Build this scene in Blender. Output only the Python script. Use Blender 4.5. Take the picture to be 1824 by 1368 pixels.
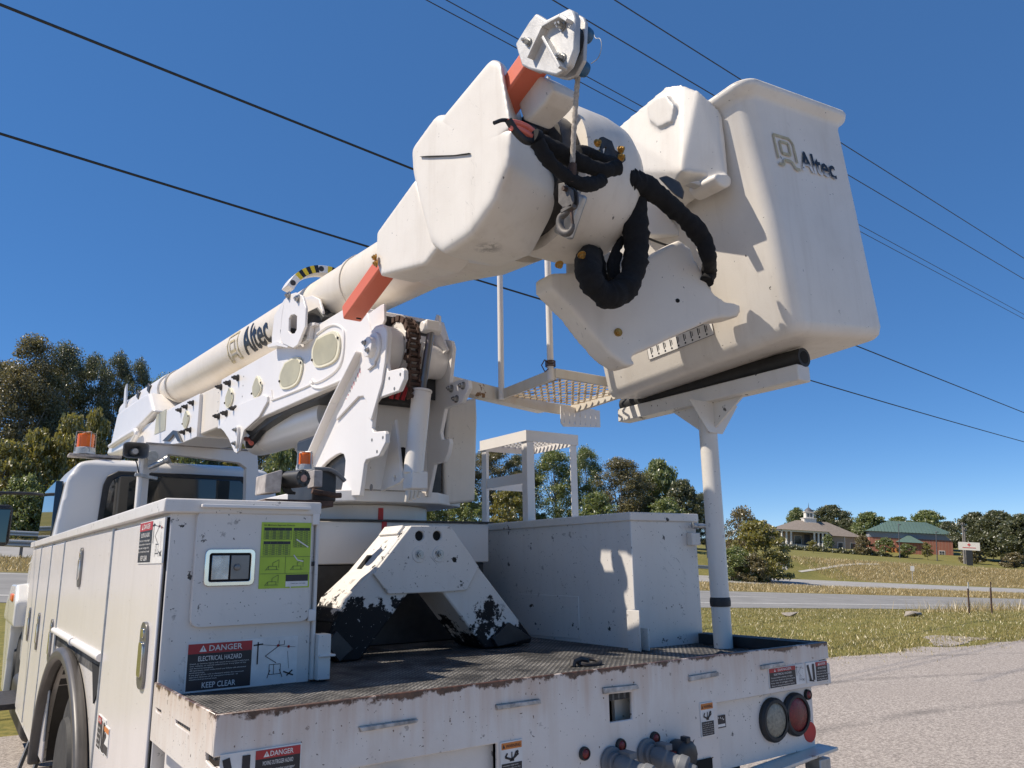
import bpy, bmesh, math, random
import numpy as np
from mathutils import Vector, Matrix

for _o in list(bpy.data.objects):
    bpy.data.objects.remove(_o, do_unlink=True)
scene = bpy.context.scene
COL = scene.collection
random.seed(7)
R = math.radians

# ------------------------------------------------------------------ camera
cam_d = bpy.data.cameras.new('camera')
cam_d.sensor_width = 36.0
cam_d.lens = 27.42
cam_d.clip_start = 0.05
cam_d.clip_end = 3000
cam = bpy.data.objects.new('camera', cam_d)
COL.objects.link(cam)
cam.matrix_world = Matrix(((0.81926, -0.11484, -0.56181, 0.0),
                           (-0.57323, -0.18936, -0.79721, 0.0),
                           (-0.01483, 0.97517, -0.22096, 1.6),
                           (0, 0, 0, 1)))
scene.camera = cam

# ------------------------------------------------------------------ sky and sun
SUN_TO = Vector((-0.67, 0.36, 1.0)).normalized()
world = bpy.data.worlds.new('World')
scene.world = world
world.use_nodes = True
wn = world.node_tree
for n in list(wn.nodes):
    wn.nodes.remove(n)
w_out = wn.nodes.new('ShaderNodeOutputWorld')
w_bg = wn.nodes.new('ShaderNodeBackground')
w_sky = wn.nodes.new('ShaderNodeTexSky')
w_sky.sky_type = 'NISHITA'
w_sky.sun_disc = False
w_sky.sun_elevation = math.asin(SUN_TO.z)
w_sky.sun_rotation = math.atan2(SUN_TO.x, SUN_TO.y)
w_sky.altitude = 300
w_sky.air_density = 0.55
w_sky.dust_density = 0.0
w_sky.ozone_density = 1.0
w_bg.inputs['Strength'].default_value = 0.147
w_hs = wn.nodes.new('ShaderNodeHueSaturation')
w_hs.inputs['Saturation'].default_value = 1.32
w_hs.inputs['Hue'].default_value = 0.5
wn.links.new(w_sky.outputs[0], w_hs.inputs['Color'])
w_mx = wn.nodes.new('ShaderNodeMix')
w_mx.data_type = 'RGBA'
w_mx.inputs[0].default_value = 0.45
w_mx.inputs[7].default_value = (0.55, 1.25, 2.85, 1)
wn.links.new(w_hs.outputs[0], w_mx.inputs[6])
wn.links.new(w_mx.outputs[2], w_bg.inputs['Color'])
wn.links.new(w_bg.outputs[0], w_out.inputs['Surface'])
sun_d = bpy.data.lights.new('sun', 'SUN')
sun_d.energy = 5.0
sun_d.angle = R(0.53)
sun_d.color = (1.0, 0.90, 0.77)
sun = bpy.data.objects.new('sun', sun_d)
COL.objects.link(sun)
sun.rotation_euler = (-SUN_TO).to_track_quat('-Z', 'Y').to_euler()
sun.location = (-20, 20, 30)
scene.view_settings.view_transform = 'Standard'
scene.view_settings.look = 'None'
scene.view_settings.exposure = 0.25
scene.view_settings.gamma = 1.0
scene.view_settings.use_curve_mapping = False

# ------------------------------------------------------------------ node helpers and materials
MATS = {}

class NT:
    def __init__(s, name):
        m = bpy.data.materials.new(name)
        m.use_nodes = True
        s.m = m
        s.t = m.node_tree
        s.b = s.t.nodes['Principled BSDF']
        s.tc = None
        MATS[name] = m

    def n(s, typ, **kw):
        nd = s.t.nodes.new(typ)
        for k, v in kw.items():
            setattr(nd, k, v)
        return nd

    def link(s, a, b):
        s.t.links.new(a, b)

    def obj(s):
        if s.tc is None:
            s.tc = s.n('ShaderNodeTexCoord')
        return s.tc.outputs['Object']

    def mapped(s, scale, rot=(0, 0, 0)):
        mp = s.n('ShaderNodeMapping', vector_type='TEXTURE' if any(rot) else 'POINT')
        if any(rot):
            scale = tuple(1 / v for v in scale)
        mp.inputs['Rotation'].default_value = rot
        mp.inputs['Scale'].default_value = scale
        s.link(s.obj(), mp.inputs['Vector'])
        return mp.outputs[0]

    def noise(s, scale, detail=4, rough=.55, vec=None, dist=0.0):
        nd = s.n('ShaderNodeTexNoise')
        nd.inputs['Scale'].default_value = scale
        nd.inputs['Detail'].default_value = detail
        nd.inputs['Roughness'].default_value = rough
        nd.inputs['Distortion'].default_value = dist
        s.link(vec if vec is not None else s.obj(), nd.inputs['Vector'])
        return nd.outputs[0]

    def ramp(s, fac, stops):
        nd = s.n('ShaderNodeValToRGB')
        e = nd.color_ramp.elements
        while len(e) > len(stops):
            e.remove(e[-1])
        while len(e) < len(stops):
            e.new(0.5)
        for q, (p, c) in zip(e, stops):
            q.position = p
            q.color = c if len(c) == 4 else (*c, 1)
        s.link(fac, nd.inputs[0])
        return nd.outputs[0]

    def mask(s, fac, lo, hi):
        mr = s.n('ShaderNodeMapRange')
        mr.inputs[1].default_value = lo
        mr.inputs[2].default_value = hi
        s.link(fac, mr.inputs[0])
        return mr.outputs[0]

    def math(s, op, a, b=None):
        nd = s.n('ShaderNodeMath', operation=op)
        for i, v in enumerate((a, b)):
            if v is None:
                continue
            if isinstance(v, (int, float)):
                nd.inputs[i].default_value = v
            else:
                s.link(v, nd.inputs[i])
        return nd.outputs[0]

    def mix(s, fac, a, b):
        nd = s.n('ShaderNodeMix', data_type='RGBA')
        for i, v in ((0, fac), (6, a), (7, b)):
            if isinstance(v, (int, float)):
                nd.inputs[i].default_value = v
            elif isinstance(v, tuple):
                nd.inputs[i].default_value = (*v, 1) if len(v) == 3 else v
            else:
                s.link(v, nd.inputs[i])
        return nd.outputs[2]

    def color(s, c):
        if isinstance(c, tuple):
            s.b.inputs['Base Color'].default_value = (*c, 1)
        else:
            s.link(c, s.b.inputs['Base Color'])

    def rough(s, v):
        if isinstance(v, (int, float)):
            s.b.inputs['Roughness'].default_value = v
        else:
            s.link(v, s.b.inputs['Roughness'])

    def bump(s, h, strength=.2, dist=.01):
        nd = s.n('ShaderNodeBump')
        nd.inputs['Strength'].default_value = strength
        nd.inputs['Distance'].default_value = dist
        s.link(h, nd.inputs['Height'])
        s.link(nd.outputs[0], s.b.inputs['Normal'])


def plain(name, c, rough=.5, metal=0.0, var=.12, scale=9.0, bump=.05):
    t = NT(name)
    n = t.noise(scale, 5)
    hi = tuple(min(1, v * (1 + var)) for v in c)
    lo = tuple(v * (1 - var) for v in c)
    t.color(t.mix(t.mask(n, .3, .7), lo, hi))
    t.rough(t.mask(n, -.2 - (1 - rough) * 1.5, 1.4 - rough * .0) if False else rough)
    t.b.inputs['Metallic'].default_value = metal
    if bump:
        t.bump(t.noise(scale * 12, 3), bump, .003)
    return t.m


def paint(name, c, rough=.38, chips=.72, chip_scale=22, chip_col=(.03, .028, .026), dirt=.25, dirt_col=(.42, .36, .28),
          scuff=0.0, marks=(), specks=.0, rim=None, blacken=None, coat=.25, ripple=0.0, spec=.5):
    """Worn enamel: chips, dirt runs, scuffs; optional rust line under a rim height, optional worn black coat low down."""
    t = NT(name)
    base = t.mix(t.mask(t.noise(2.2, 3), .25, .75), tuple(v * .95 for v in c), c)
    runs = t.mask(t.noise(1.0, 5, .6, t.mapped((16, 16, 1.3))), .5, .8)
    blot = t.mask(t.noise(3.5, 6, .65), .45, .8)
    d = t.math('MULTIPLY', t.math('ADD', t.math('MULTIPLY', runs, .6), t.math('MULTIPLY', blot, .5)), dirt)
    col = t.mix(d, base, dirt_col)
    if scuff:
        sc = t.mask(t.noise(1.0, 7, .75, t.mapped((9, 9, 38), (.95, .5, .3)), 1.2), .63, .68)
        col = t.mix(t.math('MULTIPLY', sc, scuff), col, (.12, .115, .11))
    if specks:
        for sc_, rad in ((95, .22), (46, .17), (24, .10)):
            vo = t.n('ShaderNodeTexVoronoi'); vo.inputs['Scale'].default_value = sc_
            nzv = t.n('ShaderNodeTexNoise'); nzv.inputs['Scale'].default_value = 60; t.link(t.obj(), nzv.inputs['Vector'])
            va = t.n('ShaderNodeVectorMath', operation='MULTIPLY_ADD'); t.link(nzv.outputs[1], va.inputs[0]); va.inputs[1].default_value = (.022, .022, .03); t.link(t.obj(), va.inputs[2])
            t.link(va.outputs[0], vo.inputs['Vector'])
            pick = t.n('ShaderNodeSeparateColor'); t.link(vo.outputs['Color'], pick.inputs[0])
            on = t.mask(pick.outputs[0], 1 - specks, 1 - specks + .01)
            rr_s = t.math('MULTIPLY', pick.outputs[1], rad)
            dot = t.mask(t.math('SUBTRACT', rr_s, vo.outputs['Distance']), .0, .03)
            col = t.mix(t.math('MULTIPLY', dot, on), col, chip_col)
    for (cx_, cy_, cz_, rr_) in marks:
        vm = t.n('ShaderNodeVectorMath', operation='DISTANCE'); t.link(t.obj(), vm.inputs[0]); vm.inputs[1].default_value = (cx_, cy_, cz_)
        mk = t.math('SUBTRACT', 1.0, t.mask(vm.outputs['Value'], rr_ * .35, rr_))
        col = t.mix(t.math('MULTIPLY', mk, t.mask(t.noise(26, 7, .75), .44, .5)), col, (.03, .03, .025))
    if chips < 1:
        ch = t.mask(t.noise(chip_scale, 6, .62), chips, chips + .012)
        big = t.mask(t.noise(4.5, 2), .42, .62)
        ch = t.math('MULTIPLY', ch, big)
        col = t.mix(ch, col, chip_col)
        rr = t.math('ADD', t.math('MULTIPLY', ch, .35), rough)
        t.rough(rr)
    else:
        t.rough(rough)
    if rim is not None:
        sep = t.n('ShaderNodeSeparateXYZ')
        t.link(t.obj(), sep.inputs[0])
        z = sep.outputs[2]
        nz = t.noise(13, 6, .7)
        edge = t.math('ADD', z, t.math('MULTIPLY', t.math('SUBTRACT', nz, .5), .10))
        rm = t.mask(edge, rim - .014, rim - .006)
        halo = t.mask(t.math('ADD', z, t.math('MULTIPLY', t.math('SUBTRACT', t.noise(1, 4, .6, t.mapped((30, 30, 2))), .5), .35)), rim - .12, rim + .05)
        col = t.mix(t.math('MULTIPLY', halo, .45), col, (.45, .24, .12))
        rust = t.ramp(t.noise(60, 4), [(.3, (.035, .018, .012)), (.7, (.13, .06, .035))])
        col = t.mix(rm, col, rust)
    if blacken is not None:
        sep = t.n('ShaderNodeSeparateXYZ')
        t.link(t.obj(), sep.inputs[0])
        nz = t.noise(9, 8, .72)
        lft = t.mask(sep.outputs[0], 1.80, 1.70)
        thr = t.math('ADD', blacken - .09, t.math('MULTIPLY', lft, .11))
        e = t.math('SUBTRACT', thr, t.math('ADD', sep.outputs[2], t.math('MULTIPLY', t.math('SUBTRACT', nz, .5), .75)))
        bm_ = t.mask(e, 0.0, .02)
        sp = t.mask(t.noise(60, 5, .7), .64, .67)
        bm_ = t.math('MULTIPLY', bm_, t.math('SUBTRACT', 1.0, sp))
        col = t.mix(bm_, col, (.018, .018, .019))
    t.color(col)
    t.b.inputs['Coat Weight'].default_value = coat
    t.b.inputs['Specular IOR Level'].default_value = spec
    t.b.inputs['Coat Roughness'].default_value = .25
    hgt = t.math('MULTIPLY', t.noise(140, 3), .0012)
    if ripple:
        hgt = t.math('ADD', hgt, t.math('MULTIPLY', t.noise(2.6, 2, .4), ripple))
    t.bump(hgt, .35, 1.0)
    return t.m


WHITE = (.77, .735, .69)
paint('white_paint', WHITE, specks=0.06, chips=.71, chip_scale=30, dirt=.16)
paint('white_clean', (.80, .765, .725), chips=.78, chip_scale=30, dirt=.10, rough=.32)
paint('door_paint', (.78, .735, .70), specks=0.03, chips=.78, chip_scale=16, dirt=.2, rough=.27, coat=.5, ripple=.012)
paint('rear_paint', (0.716, 0.679, 0.629), specks=.2, chips=.635, chip_scale=26, dirt=.3, scuff=.35, ripple=.010)
paint('side_box_paint', (0.716, 0.684, 0.637), specks=.25, chips=.64, chip_scale=20, dirt=.25, scuff=.75, ripple=.012)
paint('tail_paint', (0.716, 0.670, 0.615), specks=.5, chips=.665, chip_scale=34, chip_col=(.06, .04, .032), dirt=.5, dirt_col=(.42, .30, .2), rim=1.255)
paint('outrigger_paint', (0.698, 0.670, 0.624), specks=0.35, chips=.63, chip_scale=14, dirt=.25, scuff=.6, blacken=1.42, coat=0, rough=.6, spec=.15)
paint('post_paint', (0.707, 0.674, 0.619), specks=0.2, chips=.66, chip_scale=18, dirt=.35)
paint('rusty_white', (0.688, 0.638, 0.545), chips=.62, chip_scale=12, chip_col=(.22, .11, .04), dirt=.5, dirt_col=(.5, .33, .16))
paint('rusty_grate', (.62, .50, .34), chips=.52, chip_scale=30, chip_col=(.30, .16, .05), dirt=.7, dirt_col=(.42, .25, .09))
paint('fibreglass', (0.753, 0.706, 0.632), specks=0.05, chips=.70, chip_scale=26, chip_col=(.12, .11, .10), dirt=.6, scuff=.18, dirt_col=(.5, .44, .36), rough=.45, coat=.1)
paint('fibreglass_worn', (0.725, 0.670, 0.589), specks=0.07, chips=.68, chip_scale=16, chip_col=(.10, .095, .09), dirt=.55, scuff=.3, dirt_col=(.46, .40, .33), rough=.5, coat=.05)
paint('boom_cream', (0.753, 0.679, 0.567), chips=.72, chip_scale=25, dirt=.4, scuff=.15, dirt_col=(.5, .42, .3), rough=.42)
paint('orange_fibre', (.66, .155, .085), chips=.72, chip_scale=22, chip_col=(.3, .08, .05), dirt=.25, dirt_col=(.45, .16, .1), rough=.5, coat=0)
paint('cab_white', (0.744, 0.724, 0.685), chips=.9, dirt=.06, rough=.2, coat=.8)
plain('cast_alu', (.52, .51, .49), .5, .35, .2, 18, .2)
plain('galvanised', (.42, .43, .43), .45, .7, .2, 30, .1)
plain('dark_steel', (.06, .055, .052), .5, .5, .4, 25, .2)
plain('rust_steel', (.085, .05, .036), .75, .2, .6, 30, .5)
plain('bright_bolt', (.36, .36, .35), .35, .8, .2, 40, .05)
plain('brass_bolt', (.45, .25, .06), .4, .6, .2, 40, .05)
plain('black_rubber', (.022, .022, .022), .6, 0, .3, 20, .3)
plain('black_plastic', (.03, .03, .031), .4, 0, .3, 20, .1)
plain('fender_rubber', (.075, .068, .062), .42, 0, .25, 6, .1)
plain('hose_sleeve', (.006, .006, .007), .95, 0, .4, 60, .6)
plain('pink_hose', (.72, .17, .12), .45, 0, .1, 20, .05)
plain('tyre_rubber', (.035, .034, .032), .75, 0, .35, 12, .3)
plain('grey_plastic', (.16, .165, .17), .5, 0, .12, 10, .05)
plain('blue_sheave', (.03, .10, .19), .4, 0, .2, 20, .05)
plain('rope_fibre', (.46, .40, .33), .9, 0, .35, 90, .8)
plain('grip_black', (.02, .02, .02), .8, 0, .3, 90, .5)
plain('red_tape', (.55, .03, .025), .5, 0, .1, 20, 0)
plain('decal_white', (.72, .70, .66), .4, 0, .12, 14, 0)
plain('decal_red', (.40, .022, .028), .4, 0, .15, 14, 0)
plain('decal_black', (.016, .016, .022), .4, 0, .3, 14, 0)
plain('decal_orange', (.62, .20, .04), .4, 0, .15, 14, 0)
plain('decal_green', (.40, .56, .045), .45, 0, .08, 14, 0)
plain('decal_line', (.10, .14, .05), .5, 0, .3, 30, 0)
plain('decal_yellow', (.75, .55, .03), .4, 0, .1, 20, 0)
plain('logo_gold', (.50, .42, .25), .5, 0, .2, 30, 0)
plain('lens_red', (.17, .014, .014), .15, 0, .3, 80, .4)
plain('lens_clear', (.27, .25, .19), .15, 0, .3, 80, .5)
plain('window_film', (.43, .395, .26), .35, 0, .15, 6, .05)
plain('window_rim', (.70, .66, .50), .5, 0, .1, 6, .05)
plain('chrome', (.75, .74, .72), .12, 1.0, .05, 10, 0)
plain('chrome_dull', (.20, .195, .19), .34, .7, .15, 10, 0)
plain('black_void', (.006, .006, .006), .9, 0, .2, 10, 0)

t = NT('amber_lens')
t.color((.88, .17, .008)); t.rough(.22)
t.b.inputs['Transmission Weight'].default_value = .15
t = NT('clear_plastic')
t.color((.62, .64, .65)); t.rough(.2)
t.b.inputs['Transmission Weight'].default_value = .4
t = NT('cab_glass')
t.color((.012, .016, .016)); t.rough(.04)
t.b.inputs['Specular IOR Level'].default_value = .9
t = NT('mirror_glass')
t.color((.09, .11, .11)); t.rough(.03); t.b.inputs['Metallic'].default_value = 1
t = NT('building_glass')
t.color((.05, .06, .07)); t.rough(.08)

# black diamond-tread deck
t = NT('tread_deck')
mp = t.n('ShaderNodeMapping'); mp.inputs['Rotation'].default_value = (0, 0, R(45))
t.link(t.obj(), mp.inputs['Vector'])
sep = t.n('ShaderNodeSeparateXYZ'); t.link(mp.outputs[0], sep.inputs[0])
px = t.math('PINGPONG', sep.outputs[0], .009)
py = t.math('PINGPONG', sep.outputs[1], .009)
chk = t.n('ShaderNodeTexChecker'); chk.inputs['Scale'].default_value = 1 / .018
t.link(mp.outputs[0], chk.inputs['Vector'])
da = t.math('MULTIPLY', t.mask(px, .004, .0068), t.mask(py, .0015, .0045))
db = t.math('MULTIPLY', t.mask(py, .004, .0068), t.mask(px, .0015, .0045))
mxn = t.n('ShaderNodeMix'); t.link(chk.outputs[1], mxn.inputs[0]); t.link(da, mxn.inputs[2]); t.link(db, mxn.inputs[3])
lug = mxn.outputs[0]
wear = t.mask(t.noise(5, 6, .7), .4, .7)
colr = t.mix(t.math('MULTIPLY', lug, wear), t.mix(wear, (.035, .034, .033), (.10, .096, .09)), (.42, .40, .37))  # lug tops pale from wear, with their highlights also put into the colour
t.color(colr); t.rough(.62); t.b.inputs['Specular IOR Level'].default_value = .25
t.bump(lug, .9, .004)


# ------------------------------------------------------------------ mesh builder
class MB:
    def __init__(s):
        s.v = []; s.f = []; s.mi = []
        s.m = 0

    def add(s, vs, fs):
        o = len(s.v)
        s.v += [tuple(v) for v in vs]
        for f in fs:
            s.f.append(tuple(i + o for i in f)); s.mi.append(s.m)
        return s

    def box(s, c, size, rot=None):
        x, y, z = (d / 2 for d in size)
        vs = [Vector(p) for p in ((-x, -y, -z), (x, -y, -z), (x, y, -z), (-x, y, -z), (-x, -y, z), (x, -y, z), (x, y, z), (-x, y, z))]
        if rot is not None:
            vs = [rot @ v for v in vs]
        c = Vector(c)
        return s.add([v + c for v in vs], [(0, 3, 2, 1), (4, 5, 6, 7), (0, 1, 5, 4), (1, 2, 6, 5), (2, 3, 7, 6), (3, 0, 4, 7)])

    def bb(s, x0, x1, y0, y1, z0, z1):
        return s.box(((x0 + x1) / 2, (y0 + y1) / 2, (z0 + z1) / 2), (abs(x1 - x0), abs(y1 - y0), abs(z1 - z0)))

    def beam(s, p0, p1, w, h, up=(0, 0, 1)):
        p0, p1 = Vector(p0), Vector(p1)
        d = (p1 - p0); L = d.length; d.normalize()
        u = Vector(up); r = d.cross(u)
        if r.length < 1e-4:
            r = d.cross(Vector((0, 1, 0)))
        r.normalize(); u = r.cross(d)
        M_ = Matrix((r, d, u)).transposed()
        return s.box((p0 + p1) / 2, (w, L, h), M_)

    def rings(s, rs, closed=True, cap=True):
        k = len(rs[0]); o = len(s.v)
        for r in rs:
            s.v += [tuple(p) for p in r]
        for i in range(len(rs) - 1):
            for j in range(k if closed else k - 1):
                a = o + i * k + j; b = o + i * k + (j + 1) % k
                s.f.append((a, b, b + k, a + k)); s.mi.append(s.m)
        if cap:
            s.f.append(tuple(o + j for j in range(k))[::-1]); s.mi.append(s.m)
            e = o + (len(rs) - 1) * k
            s.f.append(tuple(e + j for j in range(k))); s.mi.append(s.m)
        return s

    def tube(s, path, r, seg=10, cap=True, flat=1.0):
        P = [Vector(p) for p in path]
        rr = r if isinstance(r, (list, tuple)) else [r] * len(P)
        rs = []
        prev = None
        for i, p in enumerate(P):
            d = (P[min(i + 1, len(P) - 1)] - P[max(i - 1, 0)]).normalized()
            if prev is None:
                a = d.cross(Vector((0, 0, 1)))
                if a.length < .1:
                    a = d.cross(Vector((1, 0, 0)))
                a.normalize()
            else:
                a = (prev - d * prev.dot(d)).normalized()
            prev = a
            b = d.cross(a)
            rs.append([p + (a * math.cos(q) + b * math.sin(q) * flat) * rr[i] for q in (2 * math.pi * j / seg for j in range(seg))])
        return s.rings(rs, True, cap)

    def cyl(s, p0, p1, r, r1=None, seg=24):
        return s.tube([p0, p1], [r, r if r1 is None else r1], seg)

    def lathe(s, p0, axis, prof, seg=28, cap=True):
        """prof: list of (along, radius)"""
        d = Vector(axis).normalized(); p0 = Vector(p0)
        a = d.cross(Vector((0, 0, 1)))
        if a.length < .1:
            a = d.cross(Vector((1, 0, 0)))
        a.normalize(); b = d.cross(a)
        rs = [[p0 + d * h + (a * math.cos(q) + b * math.sin(q)) * max(r, 1e-4) for q in (2 * math.pi * j / seg for j in range(seg))] for h, r in prof]
        return s.rings(rs, True, cap)

    def prism(s, pts, axis, p0, p1, holes=()):
        """polygon (2d) extruded along axis; axis 'x': pts=(y,z), 'y': (x,z), 'z': (x,y)"""
        def lift(q, h):
            return {'x': (h, q[0], q[1]), 'y': (q[0], h, q[1]), 'z': (q[0], q[1], h)}[axis]
        bm = bmesh.new()
        es = []
        loops = [list(pts)] + [list(h) for h in holes]
        for lp in loops:
            vs = [bm.verts.new(lift(q, 0)) for q in lp]
            for i in range(len(vs)):
                es.append(bm.edges.new((vs[i], vs[(i + 1) % len(vs)])))
        bmesh.ops.triangle_fill(bm, use_beauty=True, use_dissolve=False, edges=es)
        bm.verts.index_update()
        n = len(bm.verts)
        base = [Vector(v.co) for v in bm.verts]
        ad = Vector(lift((0, 0), 1))
        vs = [b + ad * p0 for b in base] + [b + ad * p1 for b in base]
        fs = []
        for f in bm.faces:
            idx = [v.index for v in f.verts]
            fs.append(tuple(idx)); fs.append(tuple(i + n for i in idx[::-1]))
        o = 0
        for lp in loops:
            k = len(lp)
            for i in range(k):
                a, b = o + i, o + (i + 1) % k
                fs.append((a, b, b + n, a + n))
            o += k
        bm.free()
        return s.add(vs, fs)

    def quad(s, a, b, c, d):
        return s.add([a, b, c, d], [(0, 1, 2, 3)])

    def hull(s, pts):
        bm = bmesh.new()
        for p in pts:
            bm.verts.new(p)
        r = bmesh.ops.convex_hull(bm, input=bm.verts)
        bmesh.ops.delete(bm, geom=[g for g in r['geom_interior'] if isinstance(g, bmesh.types.BMVert)], context='VERTS')
        bm.verts.index_update()
        vs = [tuple(v.co) for v in bm.verts]; fs = [tuple(v.index for v in f.verts) for f in bm.faces]
        bm.free()
        return s.add(vs, fs)

    def hexbolt(s, p, axis, r, h):
        d = Vector(axis).normalized()
        s.lathe(p, d, [(0, r * 1.45), (h * .25, r * 1.45)], 14)
        s.lathe(Vector(p) + d * h * .25, d, [(0, r), (h * .75, r * .96)], 6)
        return s.lathe(Vector(p) + d * h, d, [(0, r * .5), (h * .4, r * .45)], 8)

    def mesh(s, name, mats, smooth=35):
        me = bpy.data.meshes.new(name)
        me.from_pydata(s.v, [], s.f)
        for m in (mats if isinstance(mats, (list, tuple)) else [mats]):
            me.materials.append(MATS[m])
        if any(s.mi):
            me.polygons.foreach_set('material_index', s.mi)
        bm = bmesh.new(); bm.from_mesh(me)
        bmesh.ops.recalc_face_normals(bm, faces=bm.faces)
        bm.to_mesh(me); bm.free()
        if smooth:
            me.shade_smooth()
            me.set_sharp_from_angle(angle=R(smooth))
        me.update()
        return me

    def build(s, name, mats, parent=None, bevel=0.0, seg=2, smooth=35, label=None, voxel=0, relax=0, kind=None):
        o = bpy.data.objects.new(name, s.mesh(name, mats, smooth))
        COL.objects.link(o)
        if parent is not None:
            adopt(o, parent)
        if voxel:
            md = o.modifiers.new('remesh', 'REMESH'); md.mode = 'VOXEL'; md.voxel_size = voxel; md.use_smooth_shade = True
            if relax:
                sm = o.modifiers.new('smooth', 'SMOOTH'); sm.factor = .5; sm.iterations = relax
        elif bevel:
            bv = o.modifiers.new('bevel', 'BEVEL'); bv.width = bevel; bv.segments = seg
            bv.limit_method = 'ANGLE'; bv.angle_limit = R(32); bv.harden_normals = False
        if label:
            o['label'] = label
        if kind:
            o['kind'] = kind
        return o


def adopt(o, parent):
    o.parent = parent
    M_ = parent.matrix_basis.copy()
    if parent.parent is not None:
        M_ = parent.parent.matrix_basis @ parent.matrix_parent_inverse @ M_
    o.matrix_parent_inverse = M_.inverted()


def thing(name, loc, label, cat, group=None):
    o = bpy.data.objects.new(name, None)
    o.empty_display_size = .3
    COL.objects.link(o)
    o.location = loc
    tag(o, label, cat, group)
    return o


def tag(o, label=None, cat=None, group=None, kind=None):
    for k, v in (('label', label), ('category', cat), ('group', group), ('kind', kind)):
        if v:
            o[k] = v
    return o


def sm(pts, n=8):
    """Catmull-Rom through points"""
    P = [Vector(p) for p in pts]
    P = [P[0] * 2 - P[1]] + P + [P[-1] * 2 - P[-2]]
    out = []
    for i in range(1, len(P) - 2):
        a, b, c, d = P[i - 1:i + 3]
        for k in range(n):
            t_ = k / n
            out.append(.5 * ((2 * b) + (c - a) * t_ + (2 * a - 5 * b + 4 * c - d) * t_ * t_ + (3 * b - a - 3 * c + d) * t_ ** 3))
    out.append(P[-2])
    return out


_txt = {}
def text_mesh(txt, bold=0.0, spacing=1.0):
    key = (txt, bold, spacing)
    if key not in _txt:
        cu = bpy.data.curves.new('lettering', 'FONT')
        cu.body = txt; cu.size = 1.0; cu.offset = bold; cu.space_character = spacing
        cu.resolution_u = 2
        ob = bpy.data.objects.new('lettering', cu)
        COL.objects.link(ob)
        dg = bpy.context.evaluated_depsgraph_get()
        me = ob.evaluated_get(dg).to_mesh()
        vs = [tuple(v.co) for v in me.vertices]; fs = [tuple(p.vertices) for p in me.polygons]
        ob.evaluated_get(dg).to_mesh_clear()
        bpy.data.objects.remove(ob, do_unlink=True); bpy.data.curves.remove(cu)
        xs = [v[0] for v in vs] or [0, 1]; ys = [v[1] for v in vs] or [0, 1]
        _txt[key] = (vs, fs, min(xs), max(xs), min(ys), max(ys))
    return _txt[key]


class Decal:
    """flat print on a thin sheet: o origin (lower-left), u right, v up (metres), n outward"""
    def __init__(s, o, u, v, w, h, base=0, thick=.0015, corner=0):
        s.o = Vector(o); s.u = Vector(u).normalized(); s.v = Vector(v).normalized(); s.n = s.u.cross(s.v)
        s.w = w; s.h = h; s.mb = MB(); s.lay = thick
        s.mb.m = base
        P = [s.pt(a, b, k) for k in (-.004, thick) for a, b in ((0, 0), (w, 0), (w, h), (0, h))]
        s.mb.add(P, [(0, 3, 2, 1), (4, 5, 6, 7), (0, 1, 5, 4), (1, 2, 6, 5), (2, 3, 7, 6), (3, 0, 4, 7)])

    def pt(s, a, b, k=None):
        return s.o + s.u * a + s.v * b + s.n * (s.lay if k is None else k)

    def rect(s, m, a0, b0, a1, b1, up=1):
        s.mb.m = m; k = s.lay + .0006 * up
        s.mb.quad(s.pt(a0, b0, k), s.pt(a1, b0, k), s.pt(a1, b1, k), s.pt(a0, b1, k))

    def poly(s, m, pts, up=2):
        s.mb.m = m; k = s.lay + .0006 * up
        s.mb.add([s.pt(a, b, k) for a, b in pts], [tuple(range(len(pts)))])

    def line(s, m, a0, b0, a1, b1, wd, up=2):
        d = Vector((a1 - a0, b1 - b0)); nrm = Vector((-d.y, d.x)).normalized() * wd / 2
        s.poly(m, [(a0 - nrm.x, b0 - nrm.y), (a1 - nrm.x, b1 - nrm.y), (a1 + nrm.x, b1 + nrm.y), (a0 + nrm.x, b0 + nrm.y)], up)

    def disc(s, m, a, b, r, up=2, seg=18):
        s.poly(m, [(a + r * math.cos(2 * math.pi * i / seg), b + r * math.sin(2 * math.pi * i / seg)) for i in range(seg)], up)

    def text(s, m, txt, a, b, h, w=None, up=2, bold=.0, align='l'):
        vs, fs, x0, x1, y0, y1 = text_mesh(txt, bold)
        k = h / .72
        kx = k if w is None else w / (x1 - x0)
        off = -x0 * kx if align == 'l' else (-(x0 + x1) / 2 * kx)
        s.mb.m = m; kk = s.lay + .0006 * up
        s.mb.add([s.pt(a + off + x * kx, b + y * k, kk) for x, y, _ in vs], fs)

    def done(s, name, mats, parent, label=None):
        return s.mb.build(name, mats, parent, 0, smooth=0, label=label)


DM = ['decal_white', 'decal_red', 'decal_black', 'decal_orange', 'decal_green', 'decal_line', 'decal_yellow', 'logo_gold']


def ss(a, b, x):
    t_ = min(1, max(0, (x - a) / (b - a)))
    return t_ * t_ * (3 - 2 * t_)


TA = [(22, -.75, -.045), (25, -.65, -.045), (34, -.07, -.050), (42, .60, -.053), (52, 1.3, -.0535)]


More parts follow.
